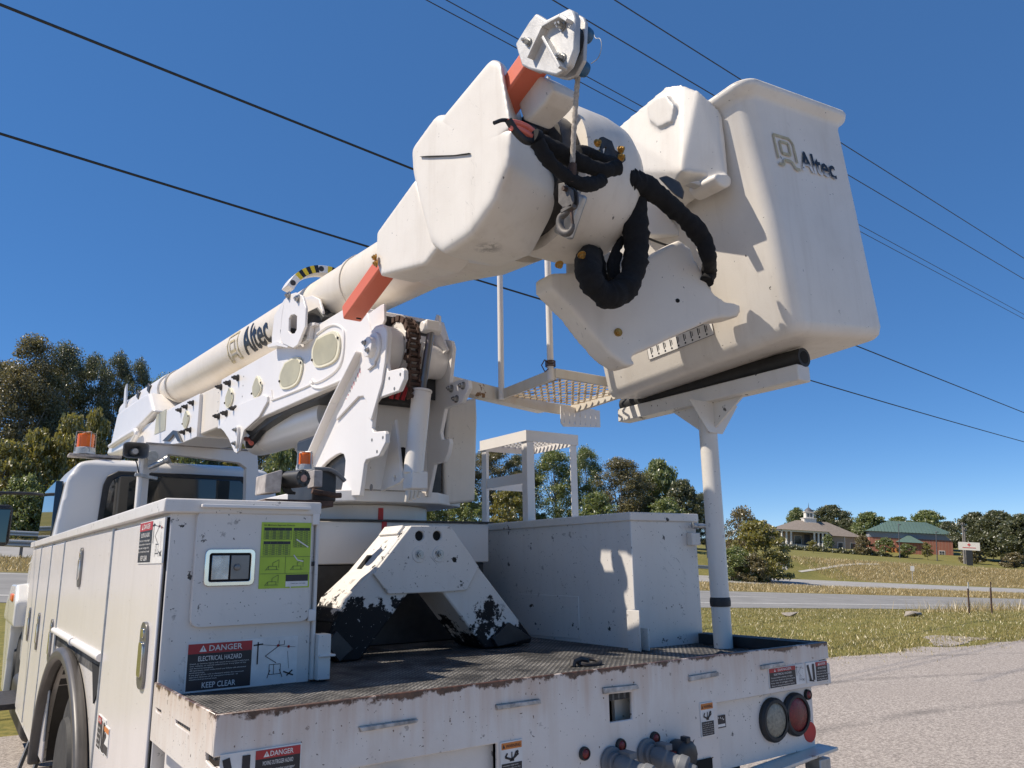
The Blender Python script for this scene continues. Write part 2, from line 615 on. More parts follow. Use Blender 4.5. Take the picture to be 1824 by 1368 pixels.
def height(x, y):
    """ground level (m); the highway runs along y + 0.13 x = constant and falls to the right"""
    c = y + .13 * x
    if c <= 22:
        a, b = TA[0][1:]
    elif c >= 52:
        a, b = TA[-1][1:]
    else:
        for (c0, a0, b0), (c1, a1, b1) in zip(TA, TA[1:]):
            if c0 <= c <= c1:
                t_ = (c - c0) / (c1 - c0); a = a0 + (a1 - a0) * t_; b = b0 + (b1 - b0) * t_
                break
    xe = x if x < 130 else 130 + .2 * (x - 130)
    xe = max(xe, -60)
    z = a + b * xe + 1.6
    if c > 52:
        g = ss(5, 50, x)
        z += g * (2.4 * ss(52, 60, c) + .093 * max(0, min(c, 140) - 60)) + (1 - g) * .1 * min(c - 52, 40)
    return ss(9, 22, c) * z


plain('worn_lip', (.46, .43, .39), .8, 0, .45, 40, .4)
plain('pink_cap', (.45, .27, .22), .5, .2, .3, 40, .1)
plain('chrome_paddle', (.42, .42, .42), .25, .9, .3, 25, .1)
plain('dark_steel_light', (.11, .10, .092), .6, .3, .3, 40, .2)
plain('grey_light', (.45, .44, .42), .5, 0, .15, 12, .05)
plain('weathered_grey', (.36, .33, .31), .7, 0, .35, 25, .2)
t = NT('worn_letter')
wz = t.mask(t.noise(32, 5, .7), .5, .53)
sepw = t.n('ShaderNodeSeparateXYZ'); t.link(t.obj(), sepw.inputs[0])
lowz = t.mask(t.math('ADD', sepw.outputs[2], t.math('MULTIPLY', t.math('SUBTRACT', t.noise(9, 3), .5), .12)), 3.228, 3.25)
t.color(t.mix(t.math('MULTIPLY', t.math('ADD', t.math('MULTIPLY', wz, .0), t.math('MAXIMUM', lowz, t.mask(t.noise(40, 4, .7), .63, .66))), 1.0), (.74, .70, .64), (.015, .015, .018)))
t.rough(.5)
t = NT('rim_dark')
t.color(t.mix(t.mask(t.noise(30, 6, .7), .45, .55), (.70, .66, .6), (.16, .14, .12))); t.rough(.8)
# cover with scuff marks at its lowest corner
paint('fibreglass_scuffed', (.755, .71, .635), specks=.05, chips=.68, chip_scale=24, chip_col=(.12, .11, .10), dirt=.6, dirt_col=(.5, .44, .36), rough=.45, coat=.1, scuff=.25, marks=((1.47, 2.22, 2.665, .075), (1.45, 2.33, 2.66, .05), (1.42, 2.47, 2.70, .05)))


# =================================================================== the truck
TRUCK = thing('bucket_truck', (1.776, 5.5, 0), 'white bucket truck with folded boom, side toolboxes and raised rear bucket', 'truck')


def part(name):
    o = bpy.data.objects.new(name, None)
    o.empty_display_size = .15
    COL.objects.link(o)
    adopt(o, TRUCK)
    return o


def slot_hole(c, w, h, n=6):
    """rounded slot outline about c (2d)"""
    r = min(w, h) / 2
    pts = []
    for qx, qy, a0 in ((1, 1, 0), (-1, 1, 90), (-1, -1, 180), (1, -1, 270)):
        for k in range(n):
            a = R(a0 + 90 * k / (n - 1))
            pts.append((c[0] + qx * (w / 2 - r) + r * math.cos(a), c[1] + qy * (h / 2 - r) + r * math.sin(a)))
    return pts


def circ(c, r, n=20):
    return [(c[0] + r * math.cos(2 * math.pi * k / n), c[1] + r * math.sin(2 * math.pi * k / n)) for k in range(n)]


def rrect(x0, x1, y0, y1, r, n=5):
    pts = []
    for cx_, cy_, a0 in ((x1 - r, y1 - r, 0), (x0 + r, y1 - r, 90), (x0 + r, y0 + r, 180), (x1 - r, y0 + r, 270)):
        for k in range(n):
            a = R(a0 + 90 * k / (n - 1))
            pts.append((cx_ + r * math.cos(a), cy_ + r * math.sin(a)))
    return pts


# ---- deck
MB().bb(.562, 2.99, 2.037, 8.0, 1.15, 1.205).build('deck', 'tread_deck', TRUCK)
MB().bb(1.05, 2.5, 2.1, 10.6, .62, .98).build('chassis_frame', 'dark_steel', TRUCK, .01)
for _x0, _y0, _rot in ((1.42, 2.13, 0), (2.0, 2.42, 20), (2.5, 2.16, 0)):
    tr = part('tie_down_ring')
    MB().tube([(_x0 - .035, _y0, 1.207), (_x0 - .03, _y0, 1.225), (_x0, _y0, 1.232), (_x0 + .03, _y0, 1.225), (_x0 + .035, _y0, 1.207)], .014, 8).build('bracket', 'dark_steel', tr)
    ring = [(_x0 + .045 + .05 * math.cos(a), _y0 + .035 * math.sin(a), 1.218 + .008 * math.sin(a)) for a in (2 * math.pi * k / 20 for k in range(21))]
    MB().tube(ring, .009, 8).build('ring', 'dark_steel', tr)

# ---- tail shelf
TS = part('tail_shelf')
slots = [[(0.919,1.183), (1.09,1.183), (1.086,1.174), (0.924,1.171)],
         [(1.349,1.19), (1.507,1.189), (1.509,1.177), (1.351,1.177)],
         [(1.763,1.196), (1.911,1.192), (1.918,1.179), (1.764,1.179)],
         [(2.163,1.196), (2.31,1.198), (2.314,1.184), (2.164,1.179)],
         [(2.557,1.198), (2.697,1.199), (2.699,1.187), (2.559,1.184)],
         [(1.791,1.174), (1.89,1.171), (1.887,1.088), (1.791,1.089)]]
corner_slot = [(.553, 1.138), (.70, 1.143), (.70, 1.165), (.553, 1.16)]
band = [(.553, 1.255), (2.998, 1.255), (2.998, 1.19), (2.93, 1.186), (2.93, 1.168), (2.998, 1.17), (2.998, 1.092), (2.302, 1.092), (2.302, .80), (1.353, .80), (1.353, 1.085),
        (.553, 1.085), (.553, 1.138), (.66, 1.141), (.672, 1.152), (.66, 1.163), (.553, 1.16)]
mb = MB()
mb.prism(band, 'y', 2.022, 2.034, slots)
mb.build('rear_board', 'tail_paint', TS, .0025, 1)
side = [(2.034, 1.255), (2.72, 1.252), (2.72, 1.085), (2.034, 1.085), (2.034, 1.138), (2.09, 1.142), (2.09, 1.16), (2.034, 1.16)]
MB().prism(side, 'x', .553, .563, [[(2.419,1.187), (2.254,1.189), (2.25,1.176), (2.415,1.176)], [(2.679,1.184), (2.598,1.186), (2.593,1.175), (2.668,1.174)]]).build('side_board', 'tail_paint', TS, .002, 1)
MB().prism([(2.034, 1.255), (2.685, 1.252), (2.685, 1.085), (2.034, 1.085)], 'x', 2.988, 2.998).build('side_board', 'tail_paint', TS, .002, 1)
MB().bb(2.93, 2.985, 2.04, 2.66, 1.208, 1.252).build('rubber_strip', 'black_rubber', TS)
for s_ in slots[:5]:
    MB().prism(s_, 'y', 2.012, 2.0385).build('slot_plate', 'worn_lip', TS, .002)
MB().bb(2.22 - .36, 2.22 - .2, 2.075, 2.09, 1.0, 1.17).build('slot_plate', 'rusty_white', TS)
MB().bb(.6, 1.36, 2.055, 2.07, .80, 1.09).build('lower_panel', 'rear_paint', TS)
lp = [(2.28, 1.10), (2.90, 1.10), (2.89, .86), (2.28, .86)]
MB().prism(lp, 'y', 2.05, 2.066).build('lower_panel', 'rear_paint', TS)
MB().prism([(2.06, 1.10), (2.72, 1.10), (2.72, .6), (2.06, .6)], 'x', .60, .612).build('lower_panel', 'white_clean', TS)
MB().bb(.64, .9, 2.06, 2.1, .8, 1.1).build('outrigger_housing', 'rear_paint', TS, .004)
# bumper ledge and legs
mb = MB(); mb.beam((1.95, 2.02, .80), (2.93, 2.02, .862), .09, .012); mb.beam((1.95, 2.06, .78), (2.93, 2.06, .842), .012, .05)
mb.build('bumper_ledge', 'rusty_white', TS, .002)
for xx in (2.62, 2.84):
    MB().bb(xx, xx + .07, 2.0, 2.07, .3, .83).build('bumper_leg', 'galvanised', TS, .004)
MB().bb(2.105, 2.25, 2.015, 2.05, .72, .92).build('hitch_opening', 'black_void', TS)
MB().bb(.98, 1.06, 2.02, 2.056, 1.02, 1.045).build('latch', 'black_plastic', TS, .006)


def lamp(p, r, lens, rim=.014, depth=.02, name='tail_lamp', label=None):
    mb = MB(); p = Vector(p)
    mb.m = 0; mb.lathe(p, (0, -1, 0), [(-.01, r), (depth * .6, r), (depth, r - rim * .4), (depth, r - rim), (depth * .5, r - rim)], 32)
    mb.m = 1; mb.lathe(p, (0, -1, 0), [(0, r - rim), (depth * .7, r - rim), (depth * 1.0, (r - rim) * .8), (depth * 1.2, (r - rim) * .4), (depth * 1.25, .001)], 32)
    return mb.build(name, ['black_rubber', lens], TS, label=label)


lamp(((2.638,2.05,0.993))[:3], .08, 'lens_clear', .018, .022, 'reverse_lamp', 'round clear reversing lamp in black rubber ring')
lamp(((2.776,2.05,0.997))[:3], .08, 'lens_red', .018, .022, 'tail_lamp', 'round red brake lamp in black rubber ring')
for p in ((1.676,2.022,1.013), (1.828,2.022,1.017), (1.981,2.022,1.018), (2.866,2.05,1.06)):
    lamp(p, .02, 'lens_red', .005, .012, 'marker_lamp')
mb = MB(); mb.lathe((2.862,2.05,0.921), (0, -1, 0), [(0, .038), (.003, .038)], 28); mb.build('reflector', 'red_tape', TS)
# hydraulic couplings at the bottom of the tail
for k, p in enumerate(((1.785,2.02,0.975), (1.943,2.02,0.978))):
    p = Vector(p)
    mb = MB()
    mb.lathe(p, (0, -1, 0), [(0, .045), (.01, .045), (.012, .03), (.03, .03)], 24)
    d = Vector((.45, -.8, -.25)).normalized()
    mb.lathe(p + Vector((0, -.02, 0)), d, [(0, .022), (.03, .036), (.05, .036), (.055, .028), (.09, .028), (.095, .034), (.12, .034), (.125, .018), (.15, .016)], 20)
    mb.box(p + d * .06 + Vector((0, 0, .04)), (.03, .05, .02))
    mb.build('hydraulic_coupling', 'grey_plastic', TS, .002)
p = Vector((2.075,2.02,0.959))
mb = MB(); mb.lathe(p, (0, -1, 0), [(0, .045), (.05, .05), (.055, .05), (.06, .044), (.064, .02)], 12); mb.box(p + Vector((0, -.05, .05)), (.02, .03, .02))
mb.build('socket_cover', 'black_plastic', TS, .003)
mb = MB(); mb.cyl(p + Vector((-.05, -.03, -.01)), p + Vector((-.05, -.05, -.01)), .03, .03, 16); mb.build('coupling_cap', 'lens_red', TS)


def danger_decal(ul, lr, plane, parent, lines, pic='line', split=.62, head='DANGER', picleft=False, foot=None, sub=None):
    """ul, lr: 2d corners on the plane; plane ('y', Y) faces -y, ('x', X) faces -x"""
    if plane[0] == 'y':
        o = (ul[0], plane[1], lr[1]); u = (1, 0, 0); w = lr[0] - ul[0]
    else:
        o = (plane[1], ul[0], lr[1]); u = (0, -1, 0); w = ul[0] - lr[0]
    h = ul[1] - lr[1]
    D = Decal(o, u, (0, 0, 1), w, h, 0)
    b = min(w, h) * .03
    a0, a1 = (b, w * split) if not picleft else (w * (1 - split), w - b)
    q0, q1 = (w * split, w - b) if not picleft else (b, w * (1 - split))
    hh = h * .2
    D.rect(2, a0, b, a1, h - b)
    D.rect(1 if head == 'DANGER' else 3, a0, h - b - hh, a1, h - b, 2)
    tw = (a1 - a0)
    th = hh * .6
    D.text(0 if head == 'DANGER' else 2, head, a0 + tw * .58, h - b - hh * .78, th, tw * .52, 3, .01, 'c')
    tx = a0 + tw * .17
    D.poly(0 if head == 'DANGER' else 2, [(tx, h - b - hh * .82), (tx + hh * .75, h - b - hh * .82), (tx + hh * .375, h - b - hh * .16)], 3)
    D.rect(1 if head == 'DANGER' else 3, tx + hh * .34, h - b - hh * .66, tx + hh * .42, h - b - hh * .38, 4)
    y = h - b - hh
    if sub:
        D.text(0, sub, a0 + tw * .5, y - hh * .75, hh * .5, tw * .68, 3, .005, 'c')
        y -= hh * .85
    bot = b + (hh * 1.0 if foot else hh * .1)
    n = len(lines); st = (y - bot) / (n + .3)
    for i, ln in enumerate(lines):
        D.text(0, ln, a0 + tw * .04, y - st * (i + .95), st * .55, tw * min(.92, .92 * len(ln) / max(len(l) for l in lines)), 3)
    if foot:
        D.text(0, foot, a0 + tw * .5, b + hh * .22, hh * .58, tw * .52, 3, .008, 'c')
    pw = q1 - q0; ph = h - 2 * b
    if pic == 'line':
        for (x0, y0, x1, y1, wd) in ((.13, .45, .13, .95, .03), (.03, .88, .24, .90, .03), (.1, .9, .98, .78, .008), (.3, .62, .62, .85, .015), (.3, .62, .55, .45, .015), (.4, .2, .65, .2, .012),
                                     (.4, .42, .65, .42, .012), (.4, .2, .4, .42, .012), (.65, .2, .65, .42, .012), (.5, .2, .5, .42, .012), (.36, .12, .42, .3, .015), (.7, .12, .63, .3, .015),
                                     (.8, .7, .84, .3, .008), (.72, .24, .95, .14, .03), (.8, .14, .93, .26, .03), (.6, .85, .72, .85, .012), (.6, .95, .6, .85, .012), (.72, .95, .72, .85, .012)):
            D.line(2, q0 + x0 * pw, b + y0 * ph, q0 + x1 * pw, b + y1 * ph, wd * pw)
        D.disc(1, q0 + .58 * pw, b + .84 * ph, .03 * pw); D.disc(1, q0 + .82 * pw, b + .8 * ph, .03 * pw)
    elif pic == 'leg':
        for (x0, y0, x1, y1, wd) in ((.12, .92, .36, .1, .22), (.72, .94, .72, .1, .24), (.2, .12, .7, .05, .1)):
            D.line(2, q0 + x0 * pw, b + y0 * ph, q0 + x1 * pw, b + y1 * ph, wd * pw)
    elif pic == 'fall':
        pass
    return D


def warn_decal(ul, lr, Y, parent, label=None):
    o = (ul[0], Y, lr[1]); w = lr[0] - ul[0]; h = ul[1] - lr[1]
    D = Decal(o, (1, 0, 0), (0, 0, 1), w, h, 0)
    b = w * .04
    D.rect(3, b, h * .8, w - b, h - b)
    D.text(2, 'WARNING', w * .56, h * .84, h * .085, w * .66, 3, .008, 'c')
    D.poly(2, [(b * 2, h * .835), (w * .2, h * .835), (w * .12, h * .94)], 3)
    for (x0, y0, x1, y1, wd) in ((.2, .6, .5, .52, .08), (.5, .52, .8, .66, .09), (.5, .72, .5, .52, .05), (.2, .6, .3, .7, .07), (.62, .6, .7, .72, .06), (.4, .5, .6, .5, .06)):
        D.line(2, w * x0, h * y0, w * x1, h * y1, wd * w)
    D.disc(2, w * .75, h * .7, w * .06)
    D.rect(2, b, b, w - b, h * .44)
    for i in range(6):
        D.text(0, ('HAZARD KEEP OFF', 'Do not ride on the', 'tail shelf. A fall or', 'contact can cause', 'death or serious', 'injury.')[i], w * .08, h * (.37 - .06 * i), h * .03, w * (.8 if i else .7), 3)
    return D.done('warning_decal', DM, parent, label)


TXT = ['Contact with a moving outrigger', 'will cause death or serious injury', 'Keep clear of outriggers while', 'they are being lowered or raised']
D = danger_decal((0.569,1.165), (0.765,1.066), ('y', 2.0195), TS, TXT, 'leg', .58, 'DANGER', True, None, 'MOVING OUTRIGGER HAZARD')
D.done('warning_decal', DM, TS)
D = danger_decal((2.599,1.184), (2.82,1.11), ('y', 2.0195), TS, TXT, 'line', .74, 'DANGER', False, None, 'ELECTRICAL HAZARD')
D.done('warning_decal', DM, TS)
D = danger_decal((2.832,1.185), (2.974,1.108), ('y', 2.0190), TS, TXT, 'leg', .56, 'DANGER', True, None, 'MOVING OUTRIGGER')
D.done('warning_decal', DM, TS)
warn_decal((1.362,1.086), (1.44,0.981), 2.0195, TS)
warn_decal((2.209,1.101), (2.276,0.99), 2.0195, TS)
_a = [(2.29,1.042), (2.37,1)]
D = Decal((_a[0][0], 2.0485, _a[1][1]), (1, 0, 0), (0, 0, 1), _a[1][0] - _a[0][0], _a[0][1] - _a[1][1], 2)
D.rect(0, .004, .004, D.w - .004, .013)
for i in range(7):
    a = R(150 - 20 * i)
    D.line(0, D.w / 2 + math.cos(a) * D.w * .36, .02 + math.sin(a) * D.h * .3, D.w / 2 + math.cos(a) * D.w * .44, .02 + math.sin(a) * D.h * .45, .003)
D.done('maker_plate', DM, TS)

# ---- left toolbox
TB = part('toolbox')
XL = .566
arch = [(4.82 + 1.0 * math.cos(R(a)), .45 + .70 * math.sin(R(a))) for a in range(0, 181, 9)]
prof = [(2.742, .45), (2.742, 1.77), (7.97, 1.77), (7.97, .45)] + arch
MB().prism(prof, 'x', XL, 1.055).build('body', 'rear_paint', TB, .004, label='white steel side toolbox with wheel arch')
mb = MB(); mb.bb(.538, 1.068, 2.715, 8.0, 1.768, 1.815); mb.build('top_rail', 'rear_paint', TB, .006, 2)
mb = MB(); mb.bb(.65, 1.02, 2.69, 2.714, 1.786, 1.797); mb.build('drip_ledge', 'white_clean', TB, .002)
doors = [(2.765, 3.745, .60, 1.752), (3.785, 5.53, 1.245, 1.752), (5.57, 6.275, .50, 1.752), (6.305, 7.06, .50, 1.752), (7.09, 7.88, .50, 1.752)]
tri = [(4.069,1.188), (3.771,1.193), (3.774,1.141), (3.934,1.032)]
for i, (y0, y1, z0, z1) in enumerate(doors):
    MB().prism([(y0, z0), (y1, z0), (y1, z1), (y0, z1)], 'x', .553, XL - .0005).build('door', 'door_paint', TB, .006, 2)
MB().prism(tri, 'x', .5605, .57).build('vent_opening', 'black_void', TB)
mb = MB(); mb.cyl((.548, 3.76, 1.234), (.548, 5.6, 1.234), .017, .017, 14); mb.cyl((.545, 4.65, 1.234), (.545, 4.68, 1.234), .021, .021, 14)
mb.build('gas_strut_rail', 'white_clean', TB)
for yy in (3.765, 5.55, 6.29, 7.075):
    MB().cyl((.556, yy, .5 if yy > 5.55 else .62), (.556, yy, 1.76), .008, .008, 8).build('hinge', 'galvanised', TB)


def side_handle(yc, zc, w, h, tilt=0):
    mb = MB()
    mb.m = 0; mb.prism([(yc + a, zc + b) for a, b in rrect(-w / 2, w / 2, -h / 2, h / 2, w * .38)], 'x', .544, .5535)
    mb.m = 1; mb.prism([(yc + a, zc + b) for a, b in rrect(-w * .3, w * .3, -h * .32, h * .2, w * .15)], 'x', .538, .546)
    mb.prism([(yc + a, zc + b) for a, b in rrect(-w * .2, w * .2, h * .26, h * .4, w * .1)], 'x', .54, .546)
    mb.build('door_handle', ['chrome_dull', 'chrome'], TB, .002, 2)


side_handle(2.91, 1.315, .105, .21)
side_handle(5.74, 1.165, .11, .25); side_handle(6.63, 1.165, .11, .25); side_handle(7.43, 1.17, .11, .25)
side_handle(4.70, 1.60, .1, .2)
MB().bb(.5605, .5655, 2.749, 2.7645, .6, 1.755).build('door_gap', 'black_void', TB)
D = danger_decal((3.156,1.756), (2.747,1.609), ('x', .5518), TB, TXT, 'line', .55, 'DANGER', False, 'KEEP CLEAR', 'ELECTRICAL HAZARD')
D.done('warning_decal', DM, TB)
D = danger_decal((3.683,1.028), (3.504,0.906), ('x', .5518), TB, TXT, 'leg', .5, 'DANGER', False)
D.done('warning_decal', DM, TB)
_a = [(3.557,1.011), (3.415,0.912)]
D = Decal((.5518, _a[0][0], _a[1][1]), (0, -1, 0), (0, 0, 1), _a[0][0] - _a[1][0], _a[0][1] - _a[1][1], 0)
D.rect(3, .004, D.h * .78, D.w - .004, D.h - .004); D.rect(2, .004, .004, D.w - .004, D.h * .35); D.line(2, D.w * .3, D.h * .42, D.w * .6, D.h * .72, .02)
D.done('warning_decal', DM, TB)
# rear door of the toolbox
MB().prism(rrect(.645, 1.04, 1.405, 1.783, .03), 'y', 2.722, 2.7415).build('door', 'rear_paint', TB, .006, 2)
_h = [(0.676,1.652), (0.839,1.533)]
hx0, hx1, hz0, hz1 = _h[0][0], _h[1][0], _h[1][1], _h[0][1]
mb = MB()
mb.m = 0; mb.prism(rrect(hx0, hx1, hz0, hz1, .016), 'y', 2.712, 2.7225, [rrect(hx0 + .014, hx1 - .014, hz0 + .014, hz1 - .014, .008)])
mb.m = 1; mb.bb(hx0 + .014, hx1 - .014, 2.719, 2.7225, hz0 + .014, hz1 - .014)
mb.m = 2; mb.bb(hx0 + .022, hx0 + .078, 2.713, 2.7195, hz0 + .02, hz1 - .02)
mb.m = 3; mb.bb(hx0 + .084, hx1 - .018, 2.716, 2.7195, hz0 + .02, hz1 - .02)
mb.lathe((hx0 + .105, 2.716, (hz0 + hz1) / 2), (0, -1, 0), [(0, .011), (.006, .011), (.007, .007)], 18)
mb.build('paddle_latch', ['chrome', 'black_void', 'chrome_paddle', 'chrome_dull'], TB, .0025, 2)
for zz in (1.425, 1.755):
    MB().bb(1.036, 1.062, 2.715, 2.741, zz - .02, zz + .02).build('hinge', 'white_paint', TB, .003)
mb = MB(); mb.cyl((1.05, 2.7405, 1.60), (1.05, 2.7335, 1.60), .008, .008, 12); mb.build('bumper_stop', 'black_rubber', TB)
# green clearance chart
_a = [(0.857,1.742), (1.033,1.52)]
gx, gz, gw, gh = _a[0][0], _a[1][1], _a[1][0] - _a[0][0], _a[0][1] - _a[1][1]
D = Decal((gx, 2.7205, gz), (1, 0, 0), (0, 0, 1), gw, gh, 4)
D.text(2, 'AC Minimum Approach Distance', gw * .04, gh * .945, gh * .026, gw * .62, 2, .01)
for (a0, a1, b0, b1, rows, cols) in ((.05, .6, .74, .92, 6, 4), (.05, .58, .5, .71, 6, 4), (.64, .97, .62, .92, 9, 3)):
    D.rect(2, gw * a0, gh * (b1 - .045), gw * a1, gh * b1, 1)
    for i in range(rows + 1):
        zz = b0 + (b1 - .045 - b0) * i / rows
        D.line(5, gw * a0, gh * zz, gw * a1, gh * zz, .0012)
        if i < rows:
            for c in range(cols):
                xx = a0 + (a1 - a0) * (c + .2) / cols
                D.rect(5, gw * xx, gh * (zz + .008), gw * (xx + (a1 - a0) / cols * .5), gh * (zz + .018), 2)
    for c in range(cols + 1):
        xx = a0 + (a1 - a0) * c / cols
        D.line(5, gw * xx, gh * b0, gw * xx, gh * b1, .0012)
for (cx_, cy_) in ((.25, .33), (.74, .33), (.25, .1)):
    for (x0, y0, x1, y1) in ((-.12, -.05, .12, -.05), (-.08, -.05, -.08, .0), (.08, -.05, .08, .0), (-.08, 0, .08, 0), (0, 0, .0, .05), (0, .05, .12, .1), (.12, .1, .12, -.02), (-.14, -.06, -.08, 0)):
        D.line(5, gw * (cx_ + x0), gh * (cy_ + y0), gw * (cx_ + x1), gh * (cy_ + y1), .0016)
D.line(5, 0, gh * .475, gw, gh * .475, .0012); D.line(5, gw * .5, gh * .22, gw * .5, gh * .475, .0012); D.line(5, 0, gh * .22, gw, gh * .22, .0012)
D.rect(2, gw * .52, gh * .1, gw * .97, gh * .2, 2); D.rect(0, gw * .52, gh * .02, gw * .97, gh * .1, 2)
D.text(2, 'Contact your local utility', gw * .62, gh * .06, gh * .016, gw * .3, 3)
for i, (x0, y0, x1, y1) in enumerate(((.66, .5, .74, .42), (.74, .42, .86, .40), (.7, .74, .95, .62), (.6, .1, .62, -.0))):
    D.line(0, gw * x0, gh * y0, gw * x1, gh * y1, .004, 3)
D.done('approach_chart', DM, TB, 'lime green clearance chart sticker with black tables')
# electrical hazard decal
_a = [(0.645,1.358), (1.009,1.207)]
D = danger_decal(_a[0], _a[1], ('y', 2.7405), TB,
                 ['Death or serious injury will result from contact with load,', 'unit, vehicle, or vehicle attachments if any part of the', 'unit becomes energized.',
                  'All operators must understand and follow safe electrical', 'work practices.', 'If any part of the unit is elevated within the minimum', 'approach distance of an energized conductor, all', 'unauthorized personnel must'],
                 'line', .57, 'DANGER', False, 'KEEP CLEAR', 'ELECTRICAL HAZARD')
D.done('warning_decal', DM, TB, 'black and red electrical hazard decal with line drawing')
mb = MB(); mb.bb(1.0555, 1.068, 2.728, 2.765, 1.21, 1.767); mb.bb(1.0685, 1.115, 2.70, 2.76, 1.21, 1.36); mb.bb(1.069, 1.13, 2.69, 2.78, 1.285, 1.293)
mb.build('corner_post', 'rear_paint', TB, .003)

# ---- rear wheels and fender
FD = MB()
N_ = 40
outs, ins, ins2, outs2 = [], [], [], []
for k in range(N_ + 1):
    a = R(180 * k / N_)
    cy_, cz_ = math.cos(a), math.sin(a)
    outs.append((.556, 4.82 + 1.06 * cy_, .45 + .745 * cz_)); outs2.append((.505, 4.80 + 1.05 * cy_, .45 + .745 * cz_))
    ins2.append((.502, 4.80 + .99 * cy_, .45 + .685 * cz_)); ins.append((.575, 4.82 + .97 * cy_, .45 + .67 * cz_))
rs = [list(q) for q in zip(outs, outs2, ins2, ins)]
FD.rings(rs, True, True)
FD.build('fender_flare', 'fender_rubber', TRUCK, .02, 3, 50)
MB().rings([[(.60, 4.82 + 1.0 * math.cos(R(a)), .46 + .70 * math.sin(R(a))), (1.15, 4.82 + 1.0 * math.cos(R(a)), .46 + .70 * math.sin(R(a))), (1.15, 4.82 + .99 * math.cos(R(a)), .46 + .69 * math.sin(R(a))), (.60, 4.82 + .99 * math.cos(R(a)), .46 + .69 * math.sin(R(a)))] for a in range(0, 181, 6)], True, True).build('wheel_well', 'black_plastic', TRUCK)


def wheel(x, y, r, w, sgn):
    t_ = part('wheel')
    mb = MB()
    prof_ = [(0, .29), (.02, .30), (.03, .40), (.05, r - .05), (.075, r - .012), (.1, r), (w - .1, r), (w - .075, r - .012), (w - .05, r - .05), (w - .03, .4), (w - .02, .3), (w, .29)]
    mb.lathe((x, y, r), (sgn, 0, 0), prof_, 56)
    for k in range(56):
        a = 2 * math.pi * k / 56
        c = (x + sgn * .085, y + (r - .012) * math.cos(a), r + (r - .012) * math.sin(a))
        mb.box(c, (.05, .03, .02), Matrix.Rotation(a + math.pi / 2, 3, 'X'))
    mb.build('tyre', 'tyre_rubber', t_)
    mb = MB(); mb.lathe((x + sgn * .02, y, r), (sgn, 0, 0), [(0, .29), (0, .27), (.05, .25), (.13, .2), (.14, .12), (.05, .11), (.03, .09), (.03, .001)], 40)
    for k in range(10):
        a = 2 * math.pi * k / 10
        mb.lathe((x + sgn * .13, y + .155 * math.cos(a), r + .155 * math.sin(a)), (-sgn, 0, 0), [(0, .014), (.04, .012)], 6)
    mb.build('rim', 'white_paint', t_)


wheel(.585, 5.02, .52, .28, 1); wheel(.92, 4.92, .51, .28, 1)
wheel(2.95, 4.92, .51, .28, -1); wheel(.66, 10.55, .51, .28, 1); wheel(2.89, 10.55, .51, .28, -1)
# underbody steps in front of the rear wheel
stp = part('side_step')
for y_ in (6.1, 6.75):
    MB().beam((.60, y_, .46), (.52, y_ + .1, .12), .03, .012).build('hanger', 'galvanised', stp)
MB().bb(.5, .9, 5.95, 7.2, .12, .15).build('tread', 'dark_steel', stp, .004)
MB().bb(.45, .85, 8.3, 9.2, .42, .47).build('cab_step', 'dark_steel', stp, .006)
MB().bb(.62, 1.0, 7.98, 9.6, .18, .6).build('fuel_tank', 'dark_steel', stp, .08, 4)

# ---- right toolbox
TR = part('toolbox')
MB().prism([(2.69, .45), (2.69, 1.775), (7.97, 1.775), (7.97, .45), (5.8, .45), (5.6, 1.0), (4.1, 1.0), (3.84, .45)], 'x', 2.556, 2.996).build('body', 'side_box_paint', TR, .004, label='white steel toolbox with scuffed inner wall')
mb = MB(); mb.bb(2.545, 3.006, 2.678, 7.98, 1.773, 1.813); mb.build('top_rail', 'side_box_paint', TR, .005)
MB().prism([(3.594,1.424), (3.08,1.423), (3.082,1.223), (3.613,1.212)], 'x', 2.552, 2.5565).build('access_panel', 'side_box_paint', TR, .002, 1)
_bp = (2.486,2.67,1.285)
mb = MB(); mb.bb(2.495, 2.50, 2.60, 2.68, 1.206, 1.378); mb.bb(2.50, 2.553, 2.675, 2.68, 1.206, 1.378); mb.bb(2.545, 2.552, 2.6, 2.68, 1.206, 1.30)
mb.build('channel_bracket', 'rear_paint', TR, .002)
# latch with lever on the rear face
lx = 2.965
mb = MB(); mb.bb(2.925, 2.985, 2.655, 2.69, 1.66, 1.72); mb.build('latch_block', 'rear_paint', TR, .004)
mb = MB(); mb.cyl((2.94, 2.66, 1.755), (2.965, 2.655, 1.752), .016, .016, 12); mb.tube(sm([(2.96, 2.65, 1.752), (3.0, 2.645, 1.752), (3.02, 2.64, 1.735), (3.022, 2.64, 1.68), (3.022, 2.64, 1.6)], 5), .012, 10)
mb.build('latch_lever', 'galvanised', TR)
# steps frame standing on the right toolbox
SF = part('step_frame')
zt = 2.318
for (x_, y_) in ((2.615, 3.575), (2.985, 3.575), (2.615, 4.05), (2.985, 4.05)):
    mb = MB(); sx = 1 if x_ < 2.8 else -1; sy = 1 if y_ < 3.8 else -1
    mb.bb(x_, x_ + sx * .05, y_, y_ + sy * .006, 1.813, zt); mb.bb(x_, x_ + sx * .006, y_ + sy * .006, y_ + sy * .05, 1.813, zt)
    mb.build('leg', 'white_clean', SF, .001, 1)
mb = MB()
for (x0, x1, y0, y1) in ((2.613, 2.987, 3.567, 3.573), (2.613, 2.987, 4.052, 4.058), (2.607, 2.613, 3.567, 4.058), (2.987, 2.993, 3.567, 4.058)):
    mb.bb(x0, x1, y0, y1, zt - .05, zt + .012)
mb.build('top_frame', 'white_clean', SF)
mb = MB()
nx, ny = 8, 12
